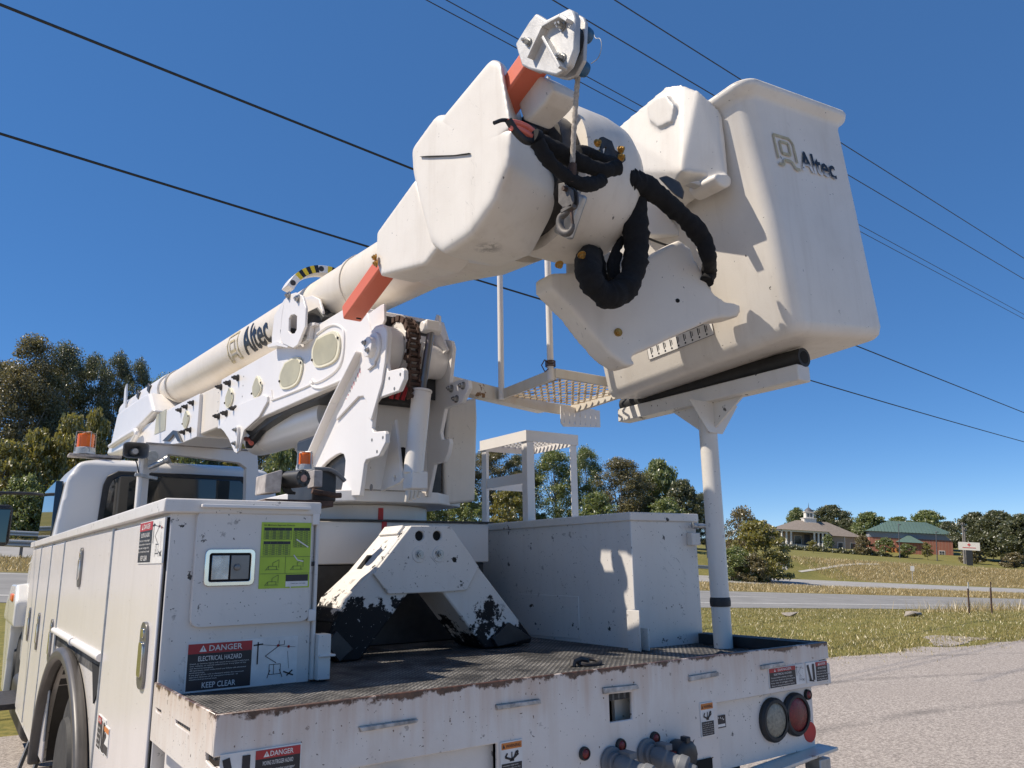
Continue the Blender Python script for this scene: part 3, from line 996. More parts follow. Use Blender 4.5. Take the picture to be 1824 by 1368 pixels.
for j in range(ny):
    yy = 3.58 + .47 * (j + .5) / ny
    pts = [(2.62 + .36 * k / (2 * nx), yy + (.018 if k % 2 else -.018), zt - .012) for k in range(2 * nx + 1)]
    for a, b in zip(pts, pts[1:]):
        mb.beam(a, b, .009, .006)
mb.build('grating', 'white_clean', SF, smooth=0)
MB().bb(2.62, 2.98, 4.059, 4.066, 2.03, 2.09).build('rung', 'white_clean', SF)
MB().bb(2.62, 2.625, 3.63, 4.0, 2.03, 2.09).build('rung', 'white_clean', SF)

# ---- A-frame outrigger
OF = part('outrigger_frame')
of = [(1.648,1.759), (1.848,1.762), (2.004,1.586), (2.316,1.24), (2.308,1.215), (2.045,1.209), (1.82,1.467), (1.653,1.473), (1.429,1.205), (1.34,1.198), (1.274,1.286), (1.347,1.456), (1.472,1.563)]
of = [(x_, max(z_, 1.207)) for x_, z_ in of]
MB().prism(of, 'y', 3.15, 3.40).build('frame_box', 'outrigger_paint', OF, .008, 2)
gp = [(1.649,1.758), (1.85,1.76), (2.005,1.575), (1.94,1.472), (1.826,1.468), (1.546,1.468), (1.473,1.554)]
h1 = circ((1.692,1.714), .022); h2 = circ((1.782,1.715), .022)
MB().prism(gp, 'y', 3.132, 3.1495, [h1, h2]).build('gusset', 'outrigger_paint', OF, .004, 2)
for c in ((1.693,3.132,1.714), (1.782,3.132,1.715)):
    mb = MB(); mb.lathe((c[0], 3.146, c[2]), (0, -1, 0), [(0, .0225), (.0015, .0225)], 20); mb.build('hole_bottom', 'black_void', OF)
for c in ((1.69,3.132,1.633), (1.793,3.132,1.634)):
    mb = MB(); mb.lathe(c, (0, -1, 0), [(0, .036), (.004, .034)], 24); mb.build('boss', 'outrigger_paint', OF)
    mb = MB(); mb.hexbolt((c[0], c[1] - .004, c[2]), (0, -1, 0), .014, .012); mb.build('bolt', 'bright_bolt', OF)
for pts in ([(1.315,1.332), (1.39,1.257), (1.333,1.202), (1.27,1.282)], [(2.171,1.319), (2.301,1.239), (2.103,1.214), (2.076,1.253)]):
    MB().prism([(x_, max(1.209, z_)) for x_, z_ in pts], 'y', 3.128, 3.149).build('foot_cover', 'black_plastic', OF, .004, 2)
_d = Vector((1.32 - 1.648, 0, 1.36 - 1.759)).normalized()
_m = Matrix((_d, Vector((0, 1, 0)), _d.cross(Vector((0, 1, 0))))).transposed()
_c = Vector((1.648, 3.30, 1.759)) + _d * .21
MB().box(_c + Vector((-.006, 0, .005)), (.075, .045, .012), _m).build('slot_opening', 'black_void', OF)
_c = Vector((1.648, 3.275, 1.759)) + _d * .03
MB().box(_c + Vector((-.004, 0, .004)), (.05, .19, .014), _m).build('top_cap', 'outrigger_paint', OF, .003)
_c = Vector((1.648, 3.275, 1.759)) + _d * .47
MB().box(_c + Vector((-.006, 0, .006)), (.11, .256, .014), _m).build('leg_sleeve', 'outrigger_paint', OF, .003)

# ---- pedestal
PD = part('pedestal')
MB().bb(1.16, 2.38, 3.62, 4.75, 1.595, 1.80).build('upper_box', 'white_paint', PD, .006)
MB().bb(1.18, 2.36, 3.64, 4.72, 1.206, 1.594).build('lower_box', 'black_plastic', PD, .006)
MB().bb(1.14, 2.4, 3.60, 4.77, 1.801, 1.809).build('lid_plate', 'dark_steel', PD)
mb = MB(); mb.cyl((1.776, 4.05, 1.81), (1.776, 4.05, 1.888), .40, .40, 48); mb.build('slewing_ring', 'white_paint', PD, .006)
_t = (1.766,3.63,1.841)
MB().bb(1.74, 1.765, 3.612, 3.6195, 1.72, 1.80).build('red_tape', 'red_tape', PD)
mb = MB(); mb.bb(1.735, 1.76, 3.645, 3.66, 1.80, 1.87); mb.build('red_tape', 'red_tape', PD)

# ---- turret
TU = part('turret')
base = [(1.55, 3.50), (2.0, 3.50), (2.26, 3.72), (2.26, 4.45), (1.33, 4.45), (1.33, 3.70)]
MB().prism(base, 'z', 1.889, 1.945).build('base_plate', 'white_paint', TU, .006)
lft = [(3.228,2.696), (3.172,2.666), (3.16,2.634), (3.172,2.496), (3.152,2.451), (3.125,2.451), (3.011,2.439), (2.994,2.424), (2.993,2.383), (3.04,2.339), (3.257,2.344), (3.288,2.329), (3.313,2.213), (3.293,2.192), (3.175,2.18), (3.163,2.164), (3.162,2.124), (3.228,2.072), (3.366,2.07), (3.385,2.055), (3.411,1.954), (3.425,1.908), (3.902,1.936), (4.027,1.945), (4.092,1.95), (4.078,2.17), (3.749,2.408), (3.475,2.613), (3.374,2.696), (3.292,2.706)]
hole = [(3.918,2.097), (3.84,2.12), (3.726,2.137), (3.669,2.138), (3.628,2.126), (3.607,2.094), (3.614,2.022), (3.653,1.942), (3.824,1.947), (3.932,2.029)]
MB().prism(lft, 'x', 1.53, 1.552, [hole]).build('side_plate', 'white_clean', TU, .004, 2, label='lit left turret plate with pin boss and notched edge')
rgt = [(3.295,2.698), (3.251,2.68), (3.232,2.637), (3.258,2.498), (3.265,2.464), (3.159,2.464), (3.089,2.445), (3.081,2.405), (3.146,2.344), (3.31,2.344), (3.355,2.23), (3.34,2.19), (3.268,2.187), (3.259,2.165), (3.277,2.117), (3.313,2.077), (3.412,2.077), (3.476,1.92), (3.696,1.936), (3.833,1.946), (3.71,2.409), (3.518,2.647), (3.408,2.702)]
MB().prism(rgt, 'x', 1.92, 1.942).build('side_plate', 'white_clean', TU, .004, 2)
_up = [(3.532,2.775), (3.51,2.886), (3.502,2.9), (3.534,2.909), (3.558,2.899), (3.574,2.836), (3.753,2.916), (3.77,2.894), (3.581,2.796)]
MB().prism([(3.357,2.843), (3.33,2.828), (3.326,2.748), (3.244,2.628), (3.324,2.6), (3.417,2.7), (3.384,2.803)], 'x', 1.895, 1.91).build('link_plate', 'white_clean', TU, .003)
mb = MB()
for q0, q1 in (((1.525,3.429,2.603), (1.525,3.732,2.404)), ((1.525,3.732,2.404), (1.525,4.034,2.168)), ((1.525,4.034,2.168), (1.525,4.051,2.031))):
    mb.beam(q0, q1, .075, .012, (0, 1, .5))
mb.build('edge_flange', 'white_clean', TU, .003)
dbl = [(3.199,2.682), (3.159,2.657), (3.148,2.63), (3.164,2.493), (3.193,2.401), (3.294,2.248), (3.33,2.264), (3.345,2.337), (3.392,2.378), (3.451,2.385), (3.717,2.31), (3.709,2.331), (3.425,2.498), (3.45,2.577), (3.352,2.681), (3.271,2.693)]
MB().prism(dbl, 'x', 1.518, 1.5295).build('doubler_plate', 'white_clean', TU, .004, 2)
pin = Vector((1.518,3.275,2.589))
mb = MB(); mb.lathe(pin, (-1, 0, 0), [(0, .075), (.012, .074), (.014, .05), (.02, .05), (.04, .048), (.042, .03)], 40)
mb.build('pin_boss', 'white_clean', TU, .002)
MB().prism([(pin.y + a, pin.z + b) for a, b in ((-.055, .03), (.02, .07), (.07, .03), (.085, -.06), (.05, -.1), (-.02, -.09))], 'x', 1.507, 1.5175).build('pin_keeper', 'white_clean', TU, .006)
for a in (.02, -.018):
    mb = MB(); mb.hexbolt((1.478, pin.y + a, pin.z + a * 1.2), (-1, 0, 0), .011, .014); mb.build('bolt', 'bright_bolt', TU)
for (cx_, cz_) in ((3.028,2.412), (3.137,2.416), (3.083,2.358), (3.19,2.152), (3.305,2.156), (3.248,2.095)):
    mb = MB(); mb.lathe((1.5295, cx_, cz_), (-1, 0, 0), [(0, .0075), (.001, .0075)], 12); mb.build('bolt_hole', 'grey_plastic', TU)
# caution strip along the edge
_a = Vector((1.527,3.629,2.356)); _b = Vector((1.527,3.428,2.513))
D = Decal(_a, (_b - _a), Vector((0, 1, 1)), (_b - _a).length, .035, 0)
D.u = (_b - _a).normalized(); D.v = Vector((-1, 0, 0)).cross(D.u); D.n = Vector((-1, 0, 0)); D.mb = MB()
D.rect(0, 0, 0, D.w, .032)
for i in range(9):
    D.line(1 if i % 3 else 2, D.w * (i + .2) / 9, .006, D.w * (i + .7) / 9, .026, .009)
D.done('caution_strip', DM, TU)
# hubs, sprocket and chain
pc = Vector((1.553, 3.33, 2.60))
mb = MB(); mb.lathe((1.553, 3.36, 2.61), (1, 0, 0), [(0, .115), (.02, .12), (.1, .12), (.12, .1), (.12, .06)], 40); mb.build('hub', 'white_clean', TU)
mb = MB(); mb.lathe((1.775, 3.36, 2.585), (1, 0, 0), [(0, .05), (0, .075), (.025, .095), (.07, .095), (.085, .085), (.144, .085)], 40); mb.build('hub', 'white_clean', TU)
mb = MB(); mb.lathe((1.665, 3.36, 2.63), (1, 0, 0), [(0, .03), (0, .13), (.03, .13), (.03, .03)], 40)
mb.build('sprocket', 'white_paint', TU)
mb = MB()
for k in range(5):
    a = 2 * math.pi * k / 5 + .4
    mb.lathe((1.6645, 3.36 + .08 * math.cos(a), 2.63 + .08 * math.sin(a)), (-1, 0, 0), [(0, .026), (.0015, .026)], 14)
mb.build('sprocket_openings', 'black_void', TU)
links = []
for k in range(18):
    a = R(195 - 10.5 * k * 1.0)
    links.append((3.36 - .158 * math.cos(a) * -1, 2.63 + .158 * math.sin(a), a + math.pi / 2))
links = [(3.36 + .148 * math.cos(R(10 + 10.5 * k)), 2.63 + .148 * math.sin(R(10 + 10.5 * k)), R(100 + 10.5 * k)) for k in range(20)]
ye, ze, _ = links[-1]
for k in range(1, 9):
    links.append((3.36 - .148 - .002 * k, 2.60 - .030 * k, R(90)))
mesh_link = None
for k, (y_, z_, a) in enumerate(links):
    mb = MB(); rot = Matrix.Rotation(a, 3, 'X')
    w_ = .06 if k % 2 else .047
    for sx in (-1, 1):
        mb.box(Vector((1.69 + sx * w_ / 2, y_, z_)), (.008, .034, .026), rot)
    mb.cyl((1.69 - w_ * .55, y_, z_), (1.69 + w_ * .55, y_, z_), .009, .009, 8)
    mb.build('chain_link', 'rust_steel', TU)
MB().bb(1.56, 1.915, 3.395, 3.40, 2.40, 2.80).build('bay_shade_panel', 'black_plastic', TU)  # black panel; the sprocket bay's shade is put into its colour
MB().prism([(3.467,2.807), (3.299,2.815), (3.262,2.811), (3.251,2.726), (3.27,2.711), (3.335,2.717), (3.43,2.686)], 'x', 1.5535, 1.566).build('stop_plate', 'white_clean', TU, .003)
# tall cylinder between the plates
q0 = Vector((1.691,3.2,1.996)); q1 = Vector((1.73,3.2,2.384)); q2 = Vector((1.777,3.2,2.689))
mb = MB(); mb.cyl(q0, q1, .046, .046, 28); mb.cyl(q1, q1 + (q1 - q0).normalized() * .012, .05, .05, 28); mb.build('cylinder_body', 'white_paint', TU, .003)
mb = MB(); mb.cyl(q1, q2, .019, .019, 18); mb.build('cylinder_rod', 'chrome_dull', TU)
mb = MB(); mb.box(q0 + Vector((.012, 0, -.03)), (.085, .085, .08)); mb.build('cylinder_foot', 'white_paint', TU, .005)
mb = MB()
for k in range(4):
    c = q0 + Vector((-.03 + .02 * k, -.01, -.08)); mb.cyl(c, c + Vector((-.008, 0, -.05 + .008 * k)), .011, .009, 10)
mb.build('foot_fingers', 'rusty_white', TU)
mb = MB(); mb.box(q2 + Vector((-.005, 0, .025)), (.075, .07, .055)); mb.cyl(q2 + Vector((-.05, 0, .02)), q2 + Vector((.05, 0, .02)), .03, .03, 20); mb.build('clevis', 'white_paint', TU, .008)
MB().prism([(1.553, 1.946), (1.92, 1.946), (1.92, 2.44), (1.86, 2.44), (1.553, 2.41)], 'y', 3.48, 3.495).build('rear_web', 'white_paint', TU)
MB().prism([(1.745,2.154), (1.778,2.161), (1.79,2.157), (1.79,2.043), (1.772,2.02)], 'y', 3.472, 3.479).build('web_opening', 'black_void', TU)
MB().bb(1.56, 1.91, 3.44, 3.475, 2.36, 2.52).build('hose_bundle', 'dark_steel', TU, .02)
mb = MB()
for k in range(3):
    mb.tube(sm([(1.62 + .03 * k, 3.30, 2.36), (1.63 + .03 * k, 3.28, 2.43), (1.64 + .025 * k, 3.33, 2.5)], 5), .011, 8)
mb.build('red_hose', 'decal_red', TU)
MB().prism([(3.454,1.934), (3.334,2.262), (3.311,2.266), (3.241,1.999), (3.228,1.977), (3.254,1.959)], 'x', 1.65, 1.665, [circ((3.307,1.984), .014)]).build('gusset', 'white_clean', TU, .003)
mb = MB(); mb.lathe((1.53,3.3,1.936), (-1, 0, 0), [(0, .016), (.001, .016)], 16); mb.build('bolt_hole', 'dark_steel', TU)
_c = [(2.11,2.409), (2.133,2.444), (2.294,2.492), (2.299,2.377), (2.283,1.917), (2.099,1.892), (2.094,1.907), (2.088,2.118)]
MB().prism(_c, 'y', 3.6, 4.3).build('side_cover', 'fibreglass_worn', TU, .02, 3)
MB().bb(1.96, 2.078, 3.605, 4.3, 1.93, 2.46).build('gap_shade_block', 'black_plastic', TU, .01)  # added black block, gives the gap beside the cover its shade by colour
MB().bb(1.56, 1.91, 3.66, 4.4, 1.946, 2.3).build('turret_core', 'black_plastic', TU, .02)  # black colour stands in for the shade seen through the plate hole
for (cx_, cy_) in ((1010, 483), (930, 503), (965, 572)):
    pass
for c in ((1.92,3.129,2.425), (1.92,3.24,2.432), (1.92,3.191,2.371)):
    mb = MB(); mb.hexbolt(c, (-1, 0, 0), .013, .022); mb.build('bolt', 'bright_bolt', TU)

# ---- access step beside the turret
AS = part('access_step')
MB().beam((1.94, 3.40, 2.50), (2.70, 3.53, 2.47), .07, .075).build('arm', 'rusty_white', AS, .004)
mb = MB(); mb.beam((2.34, 2.95, 2.50), (2.34, 3.50, 2.475), .02, .055); mb.beam((2.7, 3.51, 2.465), (3.08, 3.51, 2.455), .02, .06); mb.beam((2.34, 2.955, 2.505), (2.90, 2.955, 2.50), .02, .048); mb.beam((2.9, 2.95, 2.50), (2.9, 3.5, 2.47), .02, .06)
mb.build('step_frame', 'rusty_white', AS, .003)
mb = MB()
for j in range(9):
    yy = 2.98 + .48 * (j + .5) / 9
    pts = [(2.36 + .52 * k / 24, yy + (.02 if k % 2 else -.02), 2.485) for k in range(25)]
    for a, b in zip(pts, pts[1:]):
        mb.beam(a, b, .008, .005)
mb.build('step_grating', 'rusty_grate', AS, smooth=0)
teeth = [(2.55, 2.44), (2.55, 2.35)]
mb = MB(); mb.prism([(2.78, 2.47), (3.08, 2.47), (3.08, 2.37), (2.8, 2.35), (2.78, 2.37)], 'y', 3.46, 3.466,
                    [[(2.80 + .04 * (k % 7), 2.372 + .045 * (k // 7)), (2.808 + .04 * (k % 7), 2.37 + .045 * (k // 7)), (2.806 + .04 * (k % 7), 2.405 + .045 * (k // 7))] for k in range(14)])
mb.build('kick_plate', 'white_clean', AS)
for (y_, z0_) in ((3.40, 2.45), (2.965, 2.47)):
    MB().cyl((2.325, y_, z0_), (2.325, y_, 3.40), .0165, .0165, 16).build('handrail', 'white_clean', AS)
MB().tube([(2.325, 2.965, 3.40), (2.325, 3.18, 3.43), (2.325, 3.40, 3.40)], .0165, 12).build('handrail', 'white_clean', AS)
mb = MB()
for k in range(4):
    mb.tube([(2.325 + .024 * math.cos(a), 2.965 + .024 * math.sin(a), 2.54 + .008 * k) for a in (2 * math.pi * i / 14 for i in range(15))], .003, 6)
mb.tube([(2.30, 2.95, 2.555), (2.27, 2.94, 2.56), (2.25, 2.94, 2.53), (2.27, 2.94, 2.50), (2.30, 2.95, 2.52)], .003, 6)
mb.build('wire_tie', 'rust_steel', AS)

# ---- lower boom
LB = part('lower_boom')
XB = 1.55
main = [(6.111,3.005), (4.17,2.927), (3.769,2.919), (3.455,2.843), (3.374,2.687), (3.696,2.516), (5.082,2.54), (5.376,2.501), (6.057,2.61), (6.133,2.621)]
MB().prism(main, 'x', XB, 2.0).build('rear_section', 'white_clean', LB, .006, 2)
lug = [(6.042,2.625), (5.881,2.561), (5.746,2.491), (5.653,2.423), (5.586,2.377), (5.527,2.359), (5.474,2.369), (5.433,2.428), (5.377,2.5), (5.067,2.542), (4.908,2.618), (4.914,2.654), (5.012,2.682), (5.546,2.707)]
for x0 in (1.535, 2.0):
    MB().prism(lug, 'x', x0, x0 + .0145).build('lug_plate', 'white_clean', LB, .003, 2)
lp_ = Vector((1.535,5.497,2.468))
mb = MB(); mb.prism([(lp_.y + a, lp_.z + b) for a, b in slot_hole((0, 0), .07, .16)], 'x', 1.515, 1.5345)
mb.build('pin_keeper', 'white_clean', LB, .006)
for b in (.05, -.045):
    mb = MB(); mb.hexbolt((1.515, lp_.y, lp_.z + b), (-1, 0, 0), .013, .02); mb.build('bolt', 'bright_bolt', LB)
MB().prism([(6.956,3.047), (6.2,3.001), (6.221,2.643), (6.908,2.67)], 'x', 1.58, 1.97).build('insulator_section', 'boom_cream', LB, .025, 3)
front = [(8.538,3.107), (7.633,3.065), (6.793,3.019), (6.776,2.646), (7.286,2.66), (8.324,2.761), (9.337,2.889), (11.19,3.083), (11.4,3.232), (9.829,3.15), (8.676,3.072)]
MB().prism(front, 'x', XB, 2.0).build('front_section', 'white_clean', LB, .006, 2)
MB().prism([(8.07,2.781), (7.627,2.823), (7.462,2.792), (7.242,2.665), (7.396,2.688), (7.58,2.781), (7.821,2.744)], 'x', 1.53, 1.549).build('rest_saddle', 'black_plastic', LB, .003)


def oval_window(pts, X=XB, bolts=2):
    c = Vector((sum(p[0] for p in pts) / len(pts), sum(p[1] for p in pts) / len(pts)))
    ctr = sm([(p[0], p[1], 0) for p in list(pts) + [pts[0]]], 4)
    loop = [(p.x, p.y) for p in ctr[:-1]]
    inner = [(c.x + (p[0] - c.x) * .86, c.y + (p[1] - c.y) * .86) for p in loop]
    mb = MB(); mb.m = 0; mb.prism(loop, 'x', X - .011, X - .0005)
    mb.m = 1; mb.prism(inner, 'x', X - .013, X - .0105)
    ys = [p[0] for p in loop]
    mb.m = 2
    for yy in (min(ys) + .05 * (max(ys) - min(ys)), max(ys) - .05 * (max(ys) - min(ys))):
        zz = c.y + (.02 if yy < c.x else -.02)
        mb.lathe((X - .011, yy, zz), (-1, 0, 0), [(0, .008), (.006, .008), (.008, .004)], 10)
    return mb.build('inspection_cover', ['window_rim', 'window_film', 'dark_steel'], LB, .001, 1)


oval_window([(4.101,2.842), (3.866,2.826), (3.774,2.774), (3.761,2.699), (3.829,2.647), (4.059,2.662), (4.146,2.717), (4.159,2.792)])
oval_window([(4.619,2.815), (4.43,2.809), (4.327,2.766), (4.31,2.706), (4.394,2.635), (4.622,2.645), (4.7,2.699), (4.701,2.759)])
oval_window([(5.265,2.783), (5.176,2.843), (5.074,2.767), (5.076,2.72), (5.174,2.688), (5.248,2.726)])
oval_window([(5.935,2.833), (5.842,2.889), (5.751,2.835), (5.741,2.775), (5.83,2.73), (5.921,2.771)])
oval_window([(7.299,2.874), (7.205,2.939), (7.087,2.882), (7.086,2.828), (7.18,2.773), (7.279,2.816)])
_w = [(8.542,3.115), (8.083,3.099), (8.057,2.886), (8.565,2.916)]
mb = MB(); mb.prism(_w, 'x', 1.545, 1.5495); mb.build('inspection_cover', 'window_film', LB)
for (bx, by) in [(6.096,2.941), (5.863,2.926), (5.647,2.924), (6.104,2.713), (5.892,2.702), (5.667,2.7), (7.44,2.982), (7.211,2.974), (6.983,2.97), (7.229,2.749), (7.003,2.737)]:
    mb = MB(); mb.hexbolt((1.549, bx, by), (-1, 0, 0), .018, .035); mb.build('bolt', 'dark_steel', LB)
for (bx, by) in [(4.212,2.873), (4.311,2.882)]:
    mb = MB(); mb.hexbolt((1.535, bx, by), (-1, 0, 0), .015, .025); mb.build('bolt', 'bright_bolt', LB)
for (bx, by) in [(5.513,2.908), (5.517,2.842), (5.52,2.764), (5.533,2.705), (6.176,2.913), (6.166,2.838), (6.165,2.765), (6.155,2.691)]:
    mb = MB(); mb.lathe((1.5495, bx, by), (-1, 0, 0), [(0, .006), (.001, .006)], 8); mb.build('rivet_hole', 'grey_plastic', LB)
for pth in ([(4.868,2.686), (4.838,2.628), (4.782,2.614), (4.186,2.59), (4.153,2.615), (4.092,2.585), (3.924,2.582), (3.779,2.603), (3.723,2.657), (3.715,2.755), (3.745,2.809), (3.843,2.856), (3.952,2.874), (4.111,2.871)],
            [(4.188,2.608), (4.149,2.576), (4.076,2.551), (3.963,2.534), (3.692,2.527)]):
    MB().tube(sm([(XB - .001, y_, z_) for y_, z_ in pth], 5), .008, 8).build('weld_seam', 'white_clean', LB)
MB().prism([(4.307,2.951), (4.148,2.945), (4.087,2.929), (4.086,2.915), (4.15,2.922), (4.166,2.853), (4.295,2.852)], 'x', 1.52, 1.549).build('bracket_plate', 'white_clean', LB, .003)
MB().prism([(4.431,3.086), (4.217,3.068), (4.103,2.978), (4.135,2.954), (4.281,2.983), (4.42,2.99)], 'x', 1.58, 1.72).build('rubber_saddle', 'black_rubber', LB, .006)
MB().prism([(11.43,3.04), (11.08,3.181), (10.79,3.5), (10.6,3.495), (9.208,3.432), (8.807,3.389), (8.486,3.14), (9.445,3.075), (9.842,2.919), (11.03,2.993)], 'x', 1.50, 2.05).build('elbow_casting', 'white_clean', LB, .03, 3)
mb = MB(); mb.tube(sm([tuple(q) for q in [(1.48,11.01,3.098), (1.48,10.23,3.083), (1.48,9.404,3.059), (1.48,9.231,3.042), (1.48,9.19,2.99), (1.48,9.427,2.937)]], 5), .028, 12); mb.build('hose_guard', 'white_clean', LB)
MB().prism([(5.542,2.527), (5.239,2.566), (3.811,2.542), (3.834,2.52), (4.09,2.507), (4.748,2.522), (5.413,2.467)], 'x', 1.59, 1.96).build('boom_gap_shade', 'black_plastic', LB)  # black panel for shade and dark hoses in the open gap under the boom
# lift cylinder below
c0 = Vector((1.776,5.849,2.517)); c1 = Vector((1.776,4.381,2.465))
dcl = (c1 - c0).normalized()
mb = MB(); mb.lathe(c0, dcl, [(-.02, .04), (0, .10), (.05, .125), (.3, .13), (.34, .13)], 40); mb.lathe(c0 + dcl * .34, dcl, [(0, .128), ((c1 - c0).length - .36, .128), ((c1 - c0).length - .3, .122)], 40)
mb.build('lift_cylinder', 'white_clean', LB, label='thick white lift cylinder under the boom')
_e = (1.62,5.526,2.434)
mb = MB(); mb.beam((1.62,5.542,2.426), (1.62,5.14,2.535), .06, .05, (1, 0, 0)); mb.build('hose_strap', 'black_rubber', LB, .01)
mb = MB(); mb.tube(sm([(1.6,5.545,2.468), (1.6,5.462,2.449), (1.6,5.404,2.417)], 4), .016, 10); mb.build('red_hose_end', 'pink_hose', LB)

# ---- upper boom
UB = part('upper_boom')
ua = Vector((1.776, 2.75, 3.082)); ub = Vector((1.776, 8.95, 3.478))
dub = (ub - ua).normalized()
def axis_at(y_):
    return ua + dub * ((y_ - ua.y) / dub.y)
mb = MB(); mb.lathe(ua, dub, [(0, .178), (1.2, .177), (3.2, .170), ((ub - ua).length, .163)], 48); mb.build('insulator_tube', 'boom_cream', UB, label='round cream upper boom tube')
for y_, w_ in ((8.55, .07), (3.93, .04), (4.55, .03)):
    c = axis_at(y_); mb = MB(); mb.lathe(c, dub, [(0, .166), (0, .177 if y_ > 4 else .184), (w_, .177 if y_ > 4 else .184), (w_, .166)], 48); mb.build('band', 'boom_cream', UB)
mb = MB(); mb.lathe(ub - dub * .05, dub, [(0, .165), (0, .185), (1.5, .185), (1.6, .175), (2.6, .17)], 44); mb.build('steel_sleeve', 'white_clean', UB, .004)
for (a, b) in ((1130, 560), (1060, 600)):
    pass
for y_ in (9.35, 10.0):
    c = axis_at(y_)
    MB().box(c + Vector((-.18, 0, .05)), (.03, .16, .09), Matrix.Rotation(.4, 3, 'X')).build('sleeve_slot', 'dark_steel', UB, .01)
c = axis_at(10.9)
MB().prism([(10.75, c.z - .2), (10.95, c.z - .25), (11.0, c.z + .25), (10.9, c.z + .3)], 'x', 1.58, 1.6).build('sleeve_fin', 'white_clean', UB)


def on_tube(y0, txt, size, ang0, stretch=1.0):
    vs, fs, x0, x1, _, _ = text_mesh(txt, .02)
    bm = bmesh.new(); bv = [bm.verts.new(v) for v in vs]
    for f in fs:
        try:
            bm.faces.new([bv[i] for i in f])
        except ValueError:
            pass
    for _ in range(2):
        bmesh.ops.triangulate(bm, faces=bm.faces[:])
        bmesh.ops.subdivide_edges(bm, edges=[e for e in bm.edges if e.calc_length() > .08], cuts=2)
    bmesh.ops.triangulate(bm, faces=bm.faces[:])
    bm.verts.index_update()
    vs = [tuple(v.co) for v in bm.verts]; fs = [tuple(v.index for v in f.verts) for f in bm.faces]; bm.free()
    out = []
    for x_, z_, _ in vs:
        yy = y0 - (x_ - x0) * size * stretch
        a = ang0 + z_ * size / .17
        c = axis_at(yy)
        out.append(c + Vector((-math.cos(a), 0, math.sin(a))) * .1755)
    return out, fs


mb = MB()
vs, fs = on_tube(5.82, 'Altec', .30, R(-46), .95); mb.add(vs, fs)
mb.build('lettering', 'decal_black', UB, smooth=0)
mb = MB()
def tube_strip(pts, w_):
    for (a0, b0), (a1, b1) in zip(pts, pts[1:]):
        for k in range(3):
            t0, t1 = k / 3, (k + 1) / 3
            d2 = Vector((a1 - a0, b1 - b0)); n2 = Vector((-d2.y, d2.x)).normalized() * w_ / 2
            q = []
            for t_, s2 in ((t0, -1), (t1, -1), (t1, 1), (t0, 1)):
                yy = a0 + d2.x * t_ + n2.x * s2; zz = b0 + d2.y * t_ + n2.y * s2 - .12
                c = axis_at(yy); an = zz / .17
                q.append(c + Vector((-math.cos(an), 0, math.sin(an))) * .1755)
            mb.quad(*q)
tube_strip([(6.22, -.02), (6.22, .20), (5.95, .20), (5.95, -.02)], .022)
tube_strip([(6.15, .06), (6.15, .14), (6.02, .14), (6.02, .06), (6.15, .06)], .018)
tube_strip([(6.22, -.02), (6.16, -.02), (6.16, .02), (6.02, .02), (6.0, -.02), (5.95, -.02)], .018)
mb.build('logo_mark', 'logo_gold', UB, smooth=0)
# cradle around the tube
CR = part('boom_cradle')
cp = [(4.514,3.184), (4.447,3.194), (4.325,3.172), (4.203,3.115), (4.138,3.024), (4.135,2.913), (4.242,2.83), (4.318,2.828), (4.514,2.903), (4.563,2.955), (4.547,3.089)]
_sl = (4.352,2.984)
sl = slot_hole(_sl, .11, .20)
sl = [(4.419,3.035), (4.386,3.047), (4.32,3.035), (4.278,3.011), (4.273,2.93), (4.304,2.915), (4.37,2.927), (4.419,2.958)]
MB().prism(cp, 'x', 1.485, 1.50, [sl]).build('cheek_plate', 'white_clean', CR, .003, 2)
MB().prism(cp, 'x', 1.585, 1.60).build('cheek_plate', 'white_clean', CR, .003, 2)
MB().prism([(4.627,3.022), (4.469,2.996), (4.478,2.965), (4.617,2.989)], 'x', 1.50, 1.58).build('roller', 'black_rubber', CR, .01)
MB().prism([(4.81,3.167), (4.621,3.225), (4.657,3.126), (4.671,2.988), (4.629,2.936), (4.781,2.949), (4.827,2.975), (4.836,3.029)], 'x', 1.52, 1.535).build('cheek_plate', 'white_clean', CR, .003, 2)
MB().prism([(4.826,2.97), (4.631,2.948), (4.422,2.869), (4.433,2.858), (4.632,2.919), (4.811,2.949)], 'x', 1.49, 1.59).build('cradle_floor', 'white_clean', CR, .003)
MB().prism([(max(p[0] for p in cp) - .02, 2.98), (max(p[0] for p in cp), 2.98), (max(p[0] for p in cp) - .06, 3.2), (max(p[0] for p in cp) - .08, 3.2)], 'x', 1.50, 1.585).build('front_plate', 'white_clean', CR)
for (bx, by) in [(4.265,3.115), (4.431,3.183)]:
    mb = MB(); mb.hexbolt((1.485, bx, by), (-1, 0, 0), .018, .02); mb.build('bolt', 'bright_bolt', CR)
yh = 4.62; ch = axis_at(yh)
def hoop(r0, r1, y0, y1, a0, a1, n=26):
    rs = []
    for k in range(n + 1):
        a = R(a0 + (a1 - a0) * k / n); ca, sa = -math.cos(a), math.sin(a)
        rs.append([ch + Vector((ca * r, dy, sa * r)) for r, dy in ((r0, y0), (r1, y0), (r1, y1), (r0, y1))])
    return MB().rings(rs)
hoop(.23, .28, -.05, .05, 20, 165).build('guard_hoop', 'white_clean', CR, .003)
for a0 in (40, 52, 64, 90, 102, 114):
    hoop(.2305, .2795, -.0515, -.0502, a0, a0 + 6, 4).build('yellow_stripe', 'decal_yellow', CR)
    hoop(.2305, .2795, -.0515, -.0502, a0 + 6, a0 + 12, 4).build('black_stripe', 'decal_black', CR)
for a0 in (28, 80):
    a = R(a0); c = ch + Vector((-math.cos(a) * .255, -.051, math.sin(a) * .255))
    mb = MB(); mb.lathe(c, (0, -1, 0), [(0, .018), (.001, .018)], 14); mb.build('hole_mark', 'dark_steel', CR)

